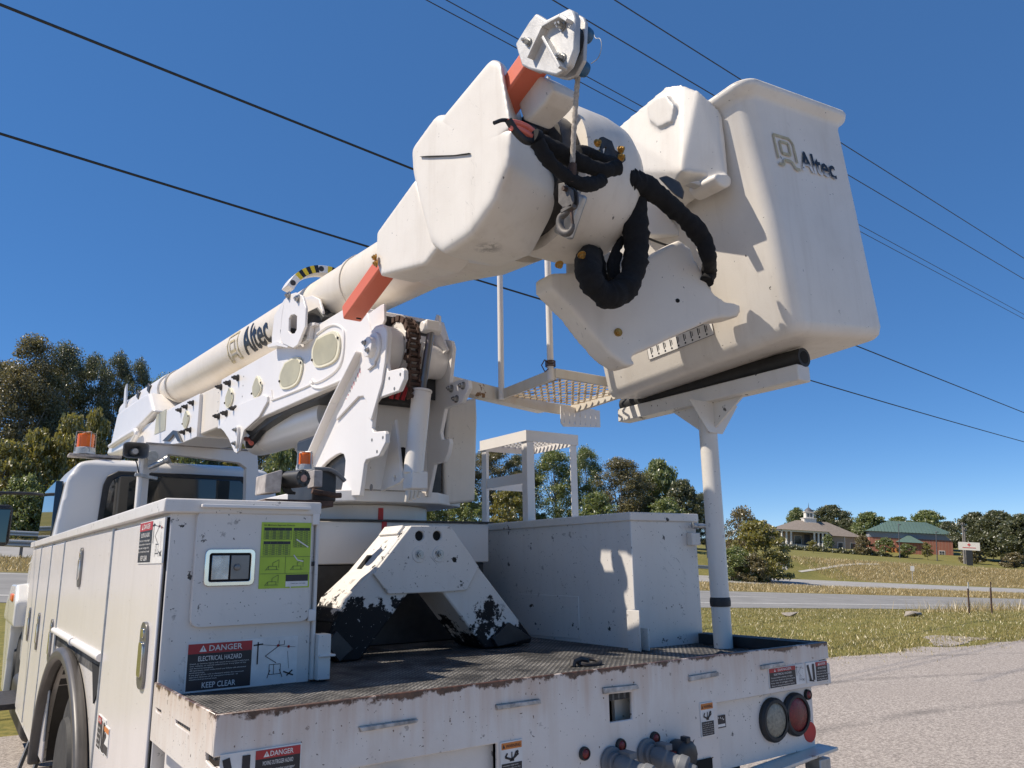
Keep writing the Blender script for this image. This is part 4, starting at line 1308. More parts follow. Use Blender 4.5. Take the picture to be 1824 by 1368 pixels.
# ---- boom tip: dome, covers, jib, winch line
BT = part('boom_tip')
dc = Vector((1.70, 2.20, 3.045))
mb = MB(); mb.lathe(dc, (1, 0, 0), [(0, .22), (0, .285), (.05, .298), (.17, .298), (.25, .285), (.31, .25), (.345, .19), (.355, .10), (.357, .001)], 56)
mb.build('tip_dome', 'fibreglass_worn', BT, label='round white fibreglass dome on the boom tip')
mb = MB(); mb.lathe(axis_at(2.45), dub, [(0, .255), (.25, .25), (.5, .215), (.75, .185)], 44); mb.build('tip_fairing', 'fibreglass', BT)
mb = MB(); mb.lathe((1.62, 2.20, 3.045), (1, 0, 0), [(0, .24), (.09, .24)], 40); mb.build('tip_pivot', 'dark_steel', BT)
mb = MB(); mb.box((1.665, 1.985, 2.80), (.03, .1, .16), Matrix.Rotation(.6, 3, 'X')); mb.build('pivot_bracket', 'galvanised', BT, .01)
A1 = [(1.35,2.608,3.16), (1.35,2.624,3.268), (1.35,2.419,3.32), (1.35,2.277,3.24), (1.35,1.893,2.996), (1.35,1.917,2.874), (1.35,2.006,2.778), (1.35,2.163,2.71), (1.35,2.349,2.709), (1.35,2.443,2.779), (1.35,2.511,2.923)]
B1 = [(1.66,2.25,3.296), (1.66,2.03,2.936), (1.66,2.036,2.881), (1.66,2.09,2.814), (1.66,2.208,2.717), (1.66,2.414,2.739), (1.66,2.66,2.838)]
A2 = [(1.35,2.386,3.261), (1.35,2.247,3.259), (1.35,2.01,3.322), (1.35,1.953,3.279), (1.35,1.893,2.996), (1.35,2.134,2.972)]
B2 = [(1.62,2.381,3.642), (1.62,2.307,3.574), (1.62,2.195,3.264), (1.62,2.466,3.203)]
mid = [(1.56, y_, z_) for _, y_, z_ in A1[:3]] + [(1.56, A1[-1][1], A1[-1][2]), (1.56, A1[-2][1], A1[-2][2])]
MB().hull(A1 + B1 + mid).build('lower_cover', 'fibreglass_scuffed', BT, voxel=.009, relax=42, label='large white fibreglass cover with black scuff marks')
MB().hull(A2 + B2 + [(1.5, A2[0][1] , A2[0][2]), (1.5, A2[1][1], A2[1][2])]).build('upper_cover', 'fibreglass', BT, voxel=.008, relax=34)
C1 = [(1.37,2.969,3.028), (1.37,2.613,3.131), (1.37,2.415,2.765), (1.37,2.527,2.728), (1.37,2.922,2.807), (1.37,2.969,2.884)]
MB().hull(C1 + [(1.54, y_ , z_) for _, y_, z_ in C1]).build('arm_cover', 'fibreglass', BT, voxel=.008, relax=10)
MB().prism([(2.52,3.178), (2.453,3.15), (2.25,3.059), (2.148,3.02), (2.156,3.02), (2.28,3.07), (2.453,3.146)], 'x', 1.341, 1.36).build('cover_gap', 'black_void', BT)
mb = MB(); mb.prism([(2.293,3.307), (2.251,3.311), (2.228,3.337), (2.195,3.323), (2.192,3.304), (2.273,3.284)], 'x', 1.40, 1.43); mb.build('cover_tab', 'cast_alu', BT, .004)
for (a, b) in [(1.443,2.643), (1.384,2.562)]:
    pass
for c in ((1.36,2.943,2.896), (1.36,2.931,2.864)):
    mb = MB(); mb.hexbolt(c, (-1, .2, 0), .012, .014); mb.build('brass_bolt', 'brass_bolt', BT)
JB = part('jib')
j0 = Vector((1.425, 3.345, 2.757)); jd = Vector((0, -1, .331)).normalized()
MB().beam(j0, j0 + jd * 1.62, .092, .074).build('jib_tube', 'orange_fibre', JB, .008, 2)
_h = (1.38,3.163,2.71)
mb = MB(); mb.lathe(j0 + Vector((-.0, -.09, -.01)) + Vector((0, 0, -.03)), (0, .331, -1), [(0, .012), (.007, .012)], 14); mb.build('drain_hole', 'black_void', JB)
hp = [(1.86,3.287), (1.782,3.321), (1.743,3.329), (1.715,3.299), (1.69,3.271), (1.642,3.258), (1.581,3.24), (1.56,3.219), (1.551,3.19), (1.561,3.088), (1.59,3.05), (1.625,3.045), (1.651,3.05), (1.678,3.07), (1.788,3.151), (1.827,3.187)]
MB().prism(hp, 'x', 1.345, 1.37).build('head_plate', 'cast_alu', JB, .006, 2)
hp2 = [(1.833,3.362), (1.601,3.257), (1.58,3.234), (1.57,3.211), (1.584,3.085), (1.625,3.055), (1.668,3.067), (1.695,3.085), (1.854,3.215)]
MB().prism(hp2, 'x', 1.402, 1.416).build('head_plate', 'cast_alu', JB, .006, 2)
MB().prism([(1.827,3.187), (1.86,3.287), (1.782,3.321), (1.743,3.329), (1.711,3.264), (1.788,3.151)], 'x', 1.37, 1.402).build('head_socket', 'cast_alu', JB, .006, 2)
mb = MB()
for a, b, w_ in (((1.335,1.685,3.233), (1.335,1.764,3.17), .03), ((1.335,1.685,3.236), (1.335,1.595,3.214), .03), ((1.335,1.682,3.195), (1.335,1.603,3.041), .03), ((1.335,1.595,3.214), (1.335,1.562,3.177), .03)):
    mb.beam(a, b, .03, .01, (0, .5, 1))
mb.build('casting_rib', 'cast_alu', JB, .002)
for c in ((1.344,1.782,3.245), (1.344,1.607,3.192), (1.344,1.612,3.087)):
    mb = MB(); mb.hexbolt(c, (-1, 0, 0), .010, .022); mb.build('bolt', 'bright_bolt', JB)
sc = (1.385,1.637,3.16)
mb = MB(); mb.lathe((1.373, sc[1], sc[2]), (1, 0, 0), [(0, .062), (.008, .05), (.018, .05), (.026, .062)], 40); mb.build('sheave', 'black_plastic', JB)
for c in ((1.45,1.608,3.201), (1.45,1.631,3.096)):
    mb = MB(); mb.lathe((1.418, c[1], c[2]), (1, 0, 0), [(0, .022), (.015, .027), (.035, .022), (.04, .001)], 20); mb.build('roller', 'blue_sheave', JB, .003)
mb = MB(); mb.tube(sm([(1.56,1.71,3.334), (1.56,1.699,3.299), (1.56,1.677,3.282), (1.56,1.672,3.249), (1.56,1.69,3.219), (1.56,1.726,3.218)], 6), .0015, 5); mb.build('wire_loop', 'galvanised', JB)
wg = [(1.45,2.017,3.225), (1.45,1.905,3.248), (1.45,1.805,3.156), (1.45,1.798,3.117), (1.45,1.841,3.095), (1.45,1.947,3.08), (1.45,1.971,3.1)]
MB().hull(wg + [(1.56, y_, z_) for _, y_, z_ in wg]).build('winch_guard', 'fibreglass_worn', JB, voxel=.007, relax=8)
mb = MB(); mb.beam((1.6,2.003,3.34), (1.6,2.155,3.241), .012, .012); mb.build('guard_strip', 'galvanised', JB)
MB().prism([(2.155,3.243), (2.083,3.267), (2.037,3.141), (2.062,3.137)], 'x', 1.60, 1.66).build('winch_housing', 'dark_steel', JB, .006)
mb = MB(); mb.lathe((1.66,2.11,3.251), (1, 0, 0), [(0, .03), (.02, .03)], 18); mb.build('winch_cap', 'blue_sheave', JB)
rp = [(1.43,1.633,3.166), (1.43,1.631,3.132), (1.43,1.64,3.099), (1.43,1.655,3.023), (1.43,1.673,2.909), (1.43,1.687,2.793)]
mb = MB()
rpp = sm(rp, 10)
mb.tube(rpp, [.0085 + .001 * math.sin(i * 2.1) for i in range(len(rpp))], 10)
rnd = random.Random(3)
for i in range(40):
    k = rnd.randrange(12, len(rpp) - 2); a = rnd.random() * 6.28
    q = rpp[k]; d = Vector((math.cos(a), math.sin(a), rnd.uniform(-.6, .6)))
    mb.cyl(q + d * .007, q + d * rnd.uniform(.011, .016), .0007, .0003, 4)
mb.build('winch_rope', 'rope_fibre', JB)
HK = 1.43
mb = MB(); mb.tube([(1.43,1.685,2.794), (1.43,1.689,2.769), (1.43,1.697,2.735)], [.012, .014, .013], 14); mb.tube([(1.43,1.706,2.789), (1.43,1.718,2.74)], .007, 8)
mb.build('rope_socket', 'rust_steel', JB)
mb = MB()
_k = [(1.745,2.75), (1.718,2.742), (1.675,2.697), (1.673,2.66), (1.684,2.646), (1.728,2.662), (1.748,2.686)]
mb.prism(_k, 'x', 1.418, 1.422); mb.prism(_k, 'x', 1.437, 1.441); mb.bb(1.418, 1.441, min(p[0] for p in _k) + .01, max(p[0] for p in _k) - .01, min(p[1] for p in _k), min(p[1] for p in _k) + .012)
mb.build('swivel_block', 'dark_steel_light', JB, .002)
mb = MB(); mb.lathe((1.405,1.706,2.714), (1, 0, 0), [(0, .008), (.05, .008)], 12); mb.build('block_bolt', 'rust_steel', JB)
hk = sm([(1.43,1.713,2.656), (1.43,1.722,2.645), (1.43,1.75,2.641), (1.43,1.757,2.617), (1.43,1.743,2.589), (1.43,1.717,2.576), (1.43,1.699,2.583), (1.43,1.695,2.596)], 6)
mb = MB(); mb.tube(hk, [.007 + .006 * math.sin(math.pi * min(1, i / (len(hk) - 1) * 1.1)) for i in range(len(hk))], 12); mb.build('hook', 'dark_steel_light', JB)
mb = MB(); mb.tube([(1.43,1.701,2.647), (1.43,1.695,2.596)], .005, 8); mb.build('hook_latch', 'rust_steel', JB)

# hoses hanging at the boom tip
HS = part('hose_set')
rnd = random.Random(11)
def hose(pts, r, name='hose_sleeve', mat='hose_sleeve', wob=.12, n=8, seg=16, taper=0.0):
    path = sm(pts, n)
    ph_ = rnd.uniform(0, 6); rr = [r * (1 - taper * i / len(path)) * (1 + wob * (math.sin(i * .23 + ph_) * .6 + math.sin(i * .61 + ph_ * 2) * .4 + rnd.uniform(-.3, .3))) for i in range(len(path))]
    mb = MB(); mb.tube(path, rr, seg)
    if wob:
        jit = [[rnd.uniform(-1, 1) for _ in range(seg)] for _ in path]
        for i in range(len(path)):
            for j in range(seg):
                k = i * seg + j
                q = (jit[i][j] + jit[i][(j + 1) % seg] + .6 * jit[max(0, i - 1)][j]) / 2.6
                p = Vector(mb.v[k]); mb.v[k] = tuple(p + (p - Vector(path[i])) * q * .15)
    mb.build(name, mat, HS, smooth=75)
hose([(1.944,2,3.052), (1.989,2,3.013), (2.001,2,2.934), (1.999,2,2.838), (1.996,2,2.737), (1.968,2,2.639), (1.91,2,2.566), (1.839,2,2.536), (1.782,2,2.557), (1.753,2,2.607)] + [(1.867,2.12,2.729)] + [(2.01,2.25,2.869), (2.04,2.25,2.942)], .048)
hose([(1.898,1.95,2.993), (1.953,1.95,2.996), (2.039,1.95,2.985), (2.144,1.95,2.951), (2.242,1.95,2.907), (2.322,1.95,2.849), (2.349,1.95,2.777)] + [(2.432,2.02,2.761), (2.411,2.02,2.707)], .046, taper=.4)
hose([(1.883,2.1,2.759), (1.897,2.1,2.709), (1.91,2.1,2.645), (1.95,2.1,2.613)], .022)
hose([(1.985,2.06,2.809), (1.947,2.06,2.753), (1.918,2.06,2.694), (1.923,2.06,2.635)], .016)
hose([(1.954,2.05,2.738), (1.933,2.05,2.674), (1.943,2.05,2.623)], .016)
hose([(1.306,1.72,2.864), (1.363,1.72,2.851), (1.431,1.72,2.838), (1.511,1.72,2.83), (1.59,1.72,2.834), (1.65,1.72,2.861)], .026)
hose([(1.305,1.7,2.835), (1.341,1.7,2.793), (1.392,1.7,2.763), (1.46,1.7,2.745), (1.521,1.7,2.756), (1.564,1.7,2.783)], .022)
hose([(1.516,1.76,2.896), (1.559,1.76,2.909), (1.612,1.76,2.899), (1.667,1.76,2.902), (1.695,1.76,2.897)], .020)
hose([(1.229,1.74,2.898), (1.266,1.74,2.905), (1.299,1.74,2.903), (1.327,1.74,2.893)], .009, 'pink_hose', 'pink_hose', .0)
hose([(1.226,1.73,2.87), (1.254,1.73,2.877), (1.281,1.73,2.875), (1.309,1.73,2.868)], .009, 'pink_hose', 'pink_hose', .0)
hose([(1.182,1.75,2.883), (1.209,1.75,2.901), (1.234,1.75,2.909), (1.273,1.75,2.916), (1.32,1.75,2.915), (1.363,1.75,2.908)], .006, 'strap', 'black_rubber', .0)
hose([(1.22,1.73,2.896), (1.249,1.73,2.865), (1.281,1.73,2.848), (1.313,1.73,2.852)], .012, 'strap', 'black_rubber', .0)
mb = MB(); mb.hull([(2.088,1.95,3.051), (2.136,1.95,3.076), (2.209,1.95,3.068), (2.234,1.95,3.032), (2.221,1.95,2.993), (2.176,1.95,3.002)] + [(2.131,1.99,3.081), (2.18,1.99,3.106), (2.255,1.99,3.098), (2.28,1.99,3.062), (2.267,1.99,3.022), (2.22,1.99,3.031)]); mb.build('sleeve_end', 'black_plastic', HS, voxel=.006, relax=4)
mb = MB(); mb.prism([(1.656,3.014), (1.67,3.021), (1.71,3.017), (1.723,2.988), (1.771,2.975), (1.771,2.961), (1.745,2.937), (1.728,2.936), (1.706,2.951), (1.654,2.93), (1.633,2.937), (1.657,2.977)], 'y', 1.80, 1.81, [[(1.667,2.962), (1.665,2.97), (1.677,2.984), (1.682,2.983), (1.676,2.964), (1.668,2.955)]]); mb.build('hose_bracket', 'dark_steel', HS, .004)
for c in ((1.638,1.8,2.984), (1.631,1.8,2.942), (1.746,1.8,2.993), (1.746,1.8,2.963)):
    mb = MB(); mb.hexbolt(c, (0, -1, 0), .010, .014); mb.build('brass_bolt', 'brass_bolt', HS)
for c in ((1.714,1.99,2.663), (1.618,2,2.609)):
    mb = MB(); mb.hexbolt(c, (0, -.6, -1), .011, .014); mb.build('brass_bolt', 'brass_bolt', HS)

# ---- bucket
BK = part('bucket')
Bo = Vector((2.602, 1.74, 2.455))
ex = Vector((.588, 0, .068)).normalized(); ey = Vector((0, 1.151, -.077)); ey = (ey - ex * ey.dot(ex)).normalized(); ez = ex.cross(ey)
BW, BL = .655, 1.153
def loc(a, b, c):
    return Bo + ex * a + ey * b + ez * c
def bring(z_, grow, r, dz=0):
    pts = []
    x0, x1, y0, y1 = -grow, BW + grow, -grow, BL + grow
    for cx_, cy_, a0 in ((x1 - r, y1 - r, 0), (x0 + r, y1 - r, 90), (x0 + r, y0 + r, 180), (x1 - r, y0 + r, 270)):
        for k in range(8):
            a = R(a0 + 90 * k / 7)
            pts.append(loc(cx_ + r * math.cos(a), cy_ + r * math.sin(a), z_))
    return pts
mb = MB()
mb.rings([bring(0, -.05, .03), bring(.004, -.03, .045), bring(.018, -.012, .055), bring(.05, 0, .065), bring(.5, .012, .065), bring(1, .024, .065), bring(1.03, .035, .072), bring(1.043, .058, .08), bring(1.063, .064, .082), bring(1.075, .060, .08),
          bring(1.079, .045, .075), bring(1.08, .02, .06), bring(1.025, .004, .05), bring(.1, -.02, .05), bring(.06, -.04, .04)])
mb.build('bucket_shell', 'fibreglass', BK, smooth=60, label='tall white fibreglass bucket with flared rim')
mb = MB(); mb.rings([bring(1.069, .0625, .081), bring(1.077, .058, .079), bring(1.081, .042, .073), bring(1.081, .03, .07)], cap=False); mb.build('rim_edge', 'rim_dark', BK, smooth=60)
_l = [(2.596,3.299), (2.713,3.198)]
def rear_pt(px_, z_):
    return (px_, z_)
lo = loc(.20, 0, .79); 
D = Decal(loc(.10, -.0215, .80), ex, ez, .1, .1); D.n = -ey.copy(); D.mb = MB(); D.lay = .0015
gx0, gz0 = 0, 0
def gold(pts, w_):
    for (a0, b0), (a1, b1) in zip(pts, pts[1:]):
        D.line(0, a0, b0, a1, b1, w_)
gold([(0, -.05), (0, .06), (.11, .06), (.13, .04), (.13, -.05)], .013)
gold([(.035, -.02), (.035, .035), (.095, .035), (.095, -.02), (.035, -.02)], .013)
gold([(-.005, -.075), (.03, -.075), (.04, -.05), (.09, -.05), (.11, -.08), (.14, -.08)], .014)
D.mb.build('logo_mark', 'logo_gold', BK, smooth=0)
D = Decal(loc(.255, -.0215, .725), ex, ez, .1, .1); D.n = -ey.copy(); D.mb = MB(); D.lay = .0015
D.text(0, 'Altec', 0, 0, .095, .26, 2, .02)
D.mb.build('lettering', 'worn_letter', BK, smooth=0)
_p = loc(0, 0, 0)
# tool bin hung on the bucket
bn = [(2.345,2.02,3.597), (2.302,2.02,3.173), (2.365,2.02,3.229)] + [(2.367,1.95,3.538)] + [(2.432,1.91,3.456), (2.462,1.91,3.422), (2.468,1.91,3.166), (2.448,1.91,3.142)]
far = [(2.345,2.438,3.592), (2.345,2.249,3.57), (2.345,2.238,3.612), (2.345,2.109,3.635), (2.345,2.024,3.599), (2.345,2.425,3.366), (2.345,2.129,3.195), (2.345,2.066,3.187)]
mb = MB(); mb.hull(bn + far + [(2.50, 2.45, 3.42), (2.50, 2.45, 3.08)])
bl = [(2.31,2.205,3.575), (2.31,2.145,3.59), (2.31,2.081,3.569), (2.31,2.039,3.494), (2.31,2.06,3.428), (2.31,2.14,3.439), (2.31,2.193,3.502)]
mb.hull(bl + [(2.40, y_ + .03, z_) for _, y_, z_ in bl])
bl = [(2.377,1.9,3.135), (2.454,1.9,3.152), (2.478,1.9,3.14), (2.47,1.9,3.104), (2.429,1.9,3.081), (2.388,1.9,3.09), (2.366,1.9,3.114)]
mb.hull(bl + [(x_, 2.05, z_) for x_, _, z_ in bl])
mb.build('tool_bin', 'fibreglass', TRUCK, voxel=.007, relax=11, label='white moulded tool bin hanging on the bucket side')
mb = MB(); mb.prism([(2.31,3.109), (2.377,3.134), (2.465,3.165), (2.479,3.144), (2.441,3.102), (2.398,3.091), (2.375,3.109)], 'y', 1.98, 2.02, [circ((2.431,3.121), .014, 14)]); mb.build('bin_hanger', 'grey_light', TRUCK, .004)
# platform mount and console cover
PM = part('platform_mount')
cc = [(1.814,2.711), (1.816,2.644), (1.866,2.59), (1.905,2.547), (1.963,2.461), (2.03,2.378), (2.09,2.336), (2.112,2.339), (2.117,2.355), (2.096,2.376), (2.165,2.408), (2.326,2.494), (2.437,2.549), (2.542,2.565), (2.551,2.621), (2.486,2.629), (2.435,2.673), (2.412,2.731), (2.36,2.858), (2.321,2.891), (2.185,2.799), (2.024,2.736)]
mb = MB(); mb.prism(cc, 'y', 0, .11); mb.v = [(x_, y_ + 3.11 - .45 * x_, z_) for x_, y_, z_ in mb.v]; mb.build('console_cover', 'fibreglass_worn', PM, voxel=.008, relax=12, label='white fibreglass console cover under the bucket mount')
mb = MB(); mb.hexbolt((2.057,2.184,2.476), (-.4, -.9, 0), .012, .012); mb.build('brass_bolt', 'brass_bolt', PM)
mb = MB(); mb.lathe((2.294,2.078,2.621), (-.41, -.91, 0), [(-.005, .009), (.002, .009)], 12); mb.build('bolt_hole', 'black_void', PM)
mb = MB(); mb.prism([(2.623,3.332), (2.786,3.364), (2.801,3.232), (2.884,2.805), (2.794,2.837), (2.727,3.07), (2.617,3.209)], 'y', 2.12, 2.16); mb.build('mount_plate', 'white_clean', PM, .004)
mb = MB(); mb.hull([(2.319,2.25,3.15), (2.371,2.25,3.168), (2.547,2.25,3.026), (2.326,2.25,2.977)] + [(2.617,2.55,3.362), (2.735,2.55,3.399), (2.91,2.55,3.212), (2.599,2.55,3.113)]); mb.build('mount_box', 'white_clean', PM, .01)
MB().bb(1.98, 2.5, 2.25, 2.42, 2.62, 2.86).build('mount_arm', 'grey_light', PM, .03)
mb = MB(); mb.tube(sm([(2.346,2.28,2.981), (2.406,2.28,2.976), (2.478,2.28,2.973)], 4), .005, 6); mb.build('cable', 'black_rubber', PM)
for c in ((2.465,2.11,3.153), (2.529,2.11,3.163)):
    mb = MB(); mb.lathe((c[0], 2.1195, c[2]), (0, -1, 0), [(0, .007), (.001, .007)], 10); mb.build('bolt_hole', 'black_void', PM)
# control legend on bucket side
D = Decal(loc(-.0035, .80, .115), -ey, ez, .42, .06); D.n = -ex.copy(); D.mb = MB(); D.lay = .002
D.rect(0, 0, 0, .40, .06, 1)
for i in range(9):
    xx = .02 + .042 * i
    D.rect(2, xx, .022, xx + .006, .054, 2); D.rect(2, xx + .01, .028, xx + .014, .05, 2); D.disc(2, xx + .006, .012, .005)
for q in ((0, 0, .4, 0), (0, .06, .4, .06), (0, 0, 0, .06), (.4, 0, .4, .06)):
    D.line(2, *q, .002)
D.done('control_legend', DM, BK)

# ---- bucket rest
BR = part('bucket_rest')
pb = Vector((2.868, 2.46, 1.206))
mb = MB(); mb.cyl(pb, Vector((2.868, 2.46, 2.30)), .042, .042, 28); mb.build('post', 'post_paint', BR, label='round white support post with chipped paint')
mb = MB(); mb.lathe((2.868, 2.46, 1.385), (0, 0, 1), [(0, .0425), (0, .0455), (.018, .047), (.035, .0455), (.04, .0425)], 24); mb.build('black_tape', 'black_rubber', BR)
mb = MB(); mb.beam((2.856, 1.91, 2.355), (2.856, 3.02, 2.345), .085, .07); mb.build('rest_bar', 'post_paint', BR, .005)
MB().cyl((2.868, 1.91, 2.425), (2.868, 3.02, 2.405), .042, .042, 20).build('rubber_pipe', 'black_rubber', BR)
MB().lathe((2.868, 1.9095, 2.425), (0, -1, 0), [(0, .028), (.001, .028)], 20).build('pipe_bore', 'black_void', BR)
MB().prism([(2.24, 2.317), (2.68, 2.317), (2.50, 2.19), (2.42, 2.19)], 'x', 2.861, 2.875).build('gusset', 'post_paint', BR, .002)
MB().prism([(2.70, 2.317), (3.04, 2.317), (2.915, 2.17), (2.82, 2.17)], 'y', 2.412, 2.42).build('gusset', 'post_paint', BR, .002)

# ---- hydraulic motor on the toolbox corner, rear beacon
HM = part('hydraulic_motor')
MB().prism([(0.928,1.931), (0.985,1.951), (0.991,1.948), (0.988,1.866), (0.927,1.86)], 'y', 2.93, 3.05).build('housing', 'weathered_grey', HM, .005)
mc = Vector((1.073,2.9,1.919))
d = Vector((.35, -.94, 0)).normalized()
mb = MB(); mb.lathe(mc - d * .09 + Vector((-.01, 0, 0)), d, [(0, .034), (.09, .034)], 28)
for k in range(6):
    a = R(60 * k); u_ = Vector((0, 0, 1)); v_ = d.cross(u_)
    mb.lathe(mc - Vector((.01, 0, 0)) + (u_ * math.sin(a) + v_ * math.cos(a)) * .026, d, [(0, .005), (.006, .005)], 8)
mb.build('motor_body', 'black_plastic', HM, .002)
mb = MB(); mb.lathe(mc - Vector((.01, 0, 0)) + d * .0005, d, [(0, .0145), (.004, .013)], 18); mb.build('shaft_cap', 'pink_cap', HM)
mb = MB(); mb.prism([(1.127,1.961), (1.162,1.96), (1.163,1.894), (1.128,1.893)], 'y', 2.96, 3.03); mb.build('valve_block', 'weathered_grey', HM, .003)
mb = MB(); mb.tube(sm([(1.133,2.98,1.967), (1.165,2.98,1.968), (1.196,2.98,1.968), (1.224,2.98,1.957), (1.254,2.98,1.935), (1.265,2.98,1.924)], 5), .0085, 10); mb.build('hose', 'grey_plastic', HM)
mb = MB(); mb.tube(sm([(1.118,2.95,1.877), (1.142,2.95,1.872), (1.172,2.95,1.869), (1.209,2.95,1.863), (1.237,2.95,1.864)], 4), .011, 10); mb.build('pipe', 'rust_steel', HM)
for k in range(4):
    mb = MB(); mb.tube(sm([(q[0] + .008 * k, q[1], q[2]) for q in [(1.007,2.99,1.953), (1.018,2.99,1.919), (1.013,2.99,1.896), (1.026,2.99,1.874), (1.041,2.99,1.869)]], 4), .006, 8); mb.build('hose', 'black_rubber', HM)
MB().bb(.93, 1.2, 2.93, 3.25, 1.816, 1.84).build('mount', 'rust_steel', HM, .003)
MB().bb(1.14, 1.24, 3.0, 3.3, 1.84, 1.97).build('tank', 'black_plastic', HM, .01)


def beacon(c, r, h, cage):
    t_ = part('beacon')
    c = Vector(c)
    mb = MB(); mb.lathe(c, (0, 0, 1), [(0, r * 1.25), (h * .12, r * 1.25), (h * .3, r * 1.2), (h * .34, r * 1.02)], 28); mb.build('lamp_base', 'clear_plastic', t_)
    mb = MB(); mb.lathe(c + Vector((0, 0, h * .34)), (0, 0, 1), [(0, r)] + [(h * (.03 + .58 * k / 8), r * (1.0 if k % 2 else .975)) for k in range(9)] + [(h * .65, r * .93), (h * .66, r * .7)], 32); mb.build('amber_dome', 'amber_lens', t_)
    if cage:
        mb = MB()
        for a in (20, 110, 200, 290):
            q = R(a); x_, y_ = math.cos(q), math.sin(q)
            mb.tube([c + Vector((x_ * r * 1.3, y_ * r * 1.3, h * .1)), c + Vector((x_ * r * 1.25, y_ * r * 1.25, h * 1.08)), c + Vector((0, 0, h * 1.1))], .004, 6)
        mb.build('wire_guard', 'galvanised', t_)


beacon((.937, 8.6, 2.675), .076, .20, True)
mb = MB(); mb.bb(.80, 1.26, 8.52, 8.68, 2.645, 2.673); mb.build('beacon_bracket', 'weathered_grey', TRUCK, .006)
bq = Vector((1.25,3.4,2.03))
beacon((bq.x, bq.y, bq.z - .02), .032, .075, True)

# ---- cab
CB = part('cab')
hp_ = []
for z_, xa, xb, ya, yb in ((.62, .70, 2.85, 8.3, 10.2), (1.6, .69, 2.86, 8.3, 10.25), (1.75, .71, 2.84, 8.3, 10.2), (2.42, .79, 2.76, 8.34, 9.62), (2.58, .88, 2.67, 8.38, 9.5), (2.63, 1.05, 2.5, 8.5, 9.4)):
    hp_ += [(x_, y_, z_) for x_ in (xa, xb) for y_ in (ya, yb)]
MB().hull(hp_).build('cab_shell', 'cab_white', CB, voxel=.024, relax=14, label='white truck cab with dark rear window')
win = [(1.10, 1.86), (2.46, 1.86), (2.42, 2.40), (2.36, 2.46), (1.24, 2.46), (1.17, 2.42), (1.14, 2.34)]
MB().prism(win, 'y', 8.288, 8.34).build('rear_window', 'cab_glass', CB, .01, 2)
MB().prism([(1.06, 1.8), (2.50, 1.8), (2.47, 2.42), (2.39, 2.50), (1.21, 2.50), (1.12, 2.45), (1.09, 2.36)], 'y', 8.296, 8.33).build('window_gasket', 'black_rubber', CB, .01, 2)
MB().prism([(8.45, 1.72), (9.9, 1.75), (9.55, 2.38), (8.5, 2.40)], 'x', .715, .78).build('side_window', 'cab_glass', CB, .01)
mb = MB(); mb.prism([(8.6, 1.9), (8.75, 2.0), (9.2, 2.12), (9.3, 2.1)], 'x', 1.2, 2.2); mb.build('seat_back', 'black_plastic', CB)
MB().bb(.86, 1.10, 8.2, 8.30, 1.816, 1.90).build('cab_bracket', 'black_plastic', CB, .01)
hd = [(x_, y_, z_) for x_ in (1.02, 2.53) for y_, z_ in ((10.0, .7), (10.0, 1.72), (12.2, 1.5), (12.4, .75))]
MB().hull(hd).build('hood', 'cab_white', CB, voxel=.03, relax=10)
fd = [(x_, y_, z_) for x_, zz in ((.585, 0), (1.1, .05)) for y_, z_ in ((9.9, 1.25), (10.1, 1.43 + zz), (10.9, 1.42 + zz), (11.5, 1.2), (11.6, 1.0), (9.9, 1.0))]
MB().hull(fd).build('wheel_fender', 'cab_white', CB, voxel=.02, relax=8)
MB().hull([(x_, y_, z_) for x_ in (.60, .8) for y_, z_ in ((10.35, 1.12), (11.55, 1.12), (10.75, .3), (10.4, .3))]).build('fender_skirt', 'cab_white', CB, voxel=.02, relax=5)
MB().bb(.57, .6, 10.2, 10.55, 1.25, 1.33).build('marker_lamp', 'amber_lens', CB, .02, 3)
mb = MB(); mb.tube(sm([(.72, 9.75, 2.36), (.60, 9.80, 2.375), (.30, 9.85, 2.375), (.35, 9.85, 2.37), (.28, 9.85, 2.32), (.25, 9.85, 2.1)], 4), .018, 10); mb.build('mirror_arm', 'black_plastic', CB)
mb = MB(); mb.hull([(x_, y_, z_) for x_ in (.07, .46) for y_, z_ in ((9.75, 1.82), (9.95, 1.85), (9.75, 2.25), (9.92, 2.25))]); mb.build('mirror_housing', 'black_plastic', CB, .04, 3)
MB().prism([(.1, 1.86), (.43, 1.86), (.44, 2.2), (.1, 2.2)], 'y', 9.735, 9.749).build('mirror_glass', 'mirror_glass', CB, .004)
mb = MB(); mb.hull([(x_, y_, z_) for x_ in (.09, .36) for y_, z_ in ((9.75, 1.45), (9.9, 1.48), (9.75, 1.72), (9.9, 1.7))]); mb.build('mirror_housing', 'cab_white', CB, .04, 3)
MB().prism([(.11, 1.49), (.345, 1.49), (.345, 1.69), (.11, 1.69)], 'y', 9.735, 9.749).build('mirror_glass', 'mirror_glass', CB, .02)

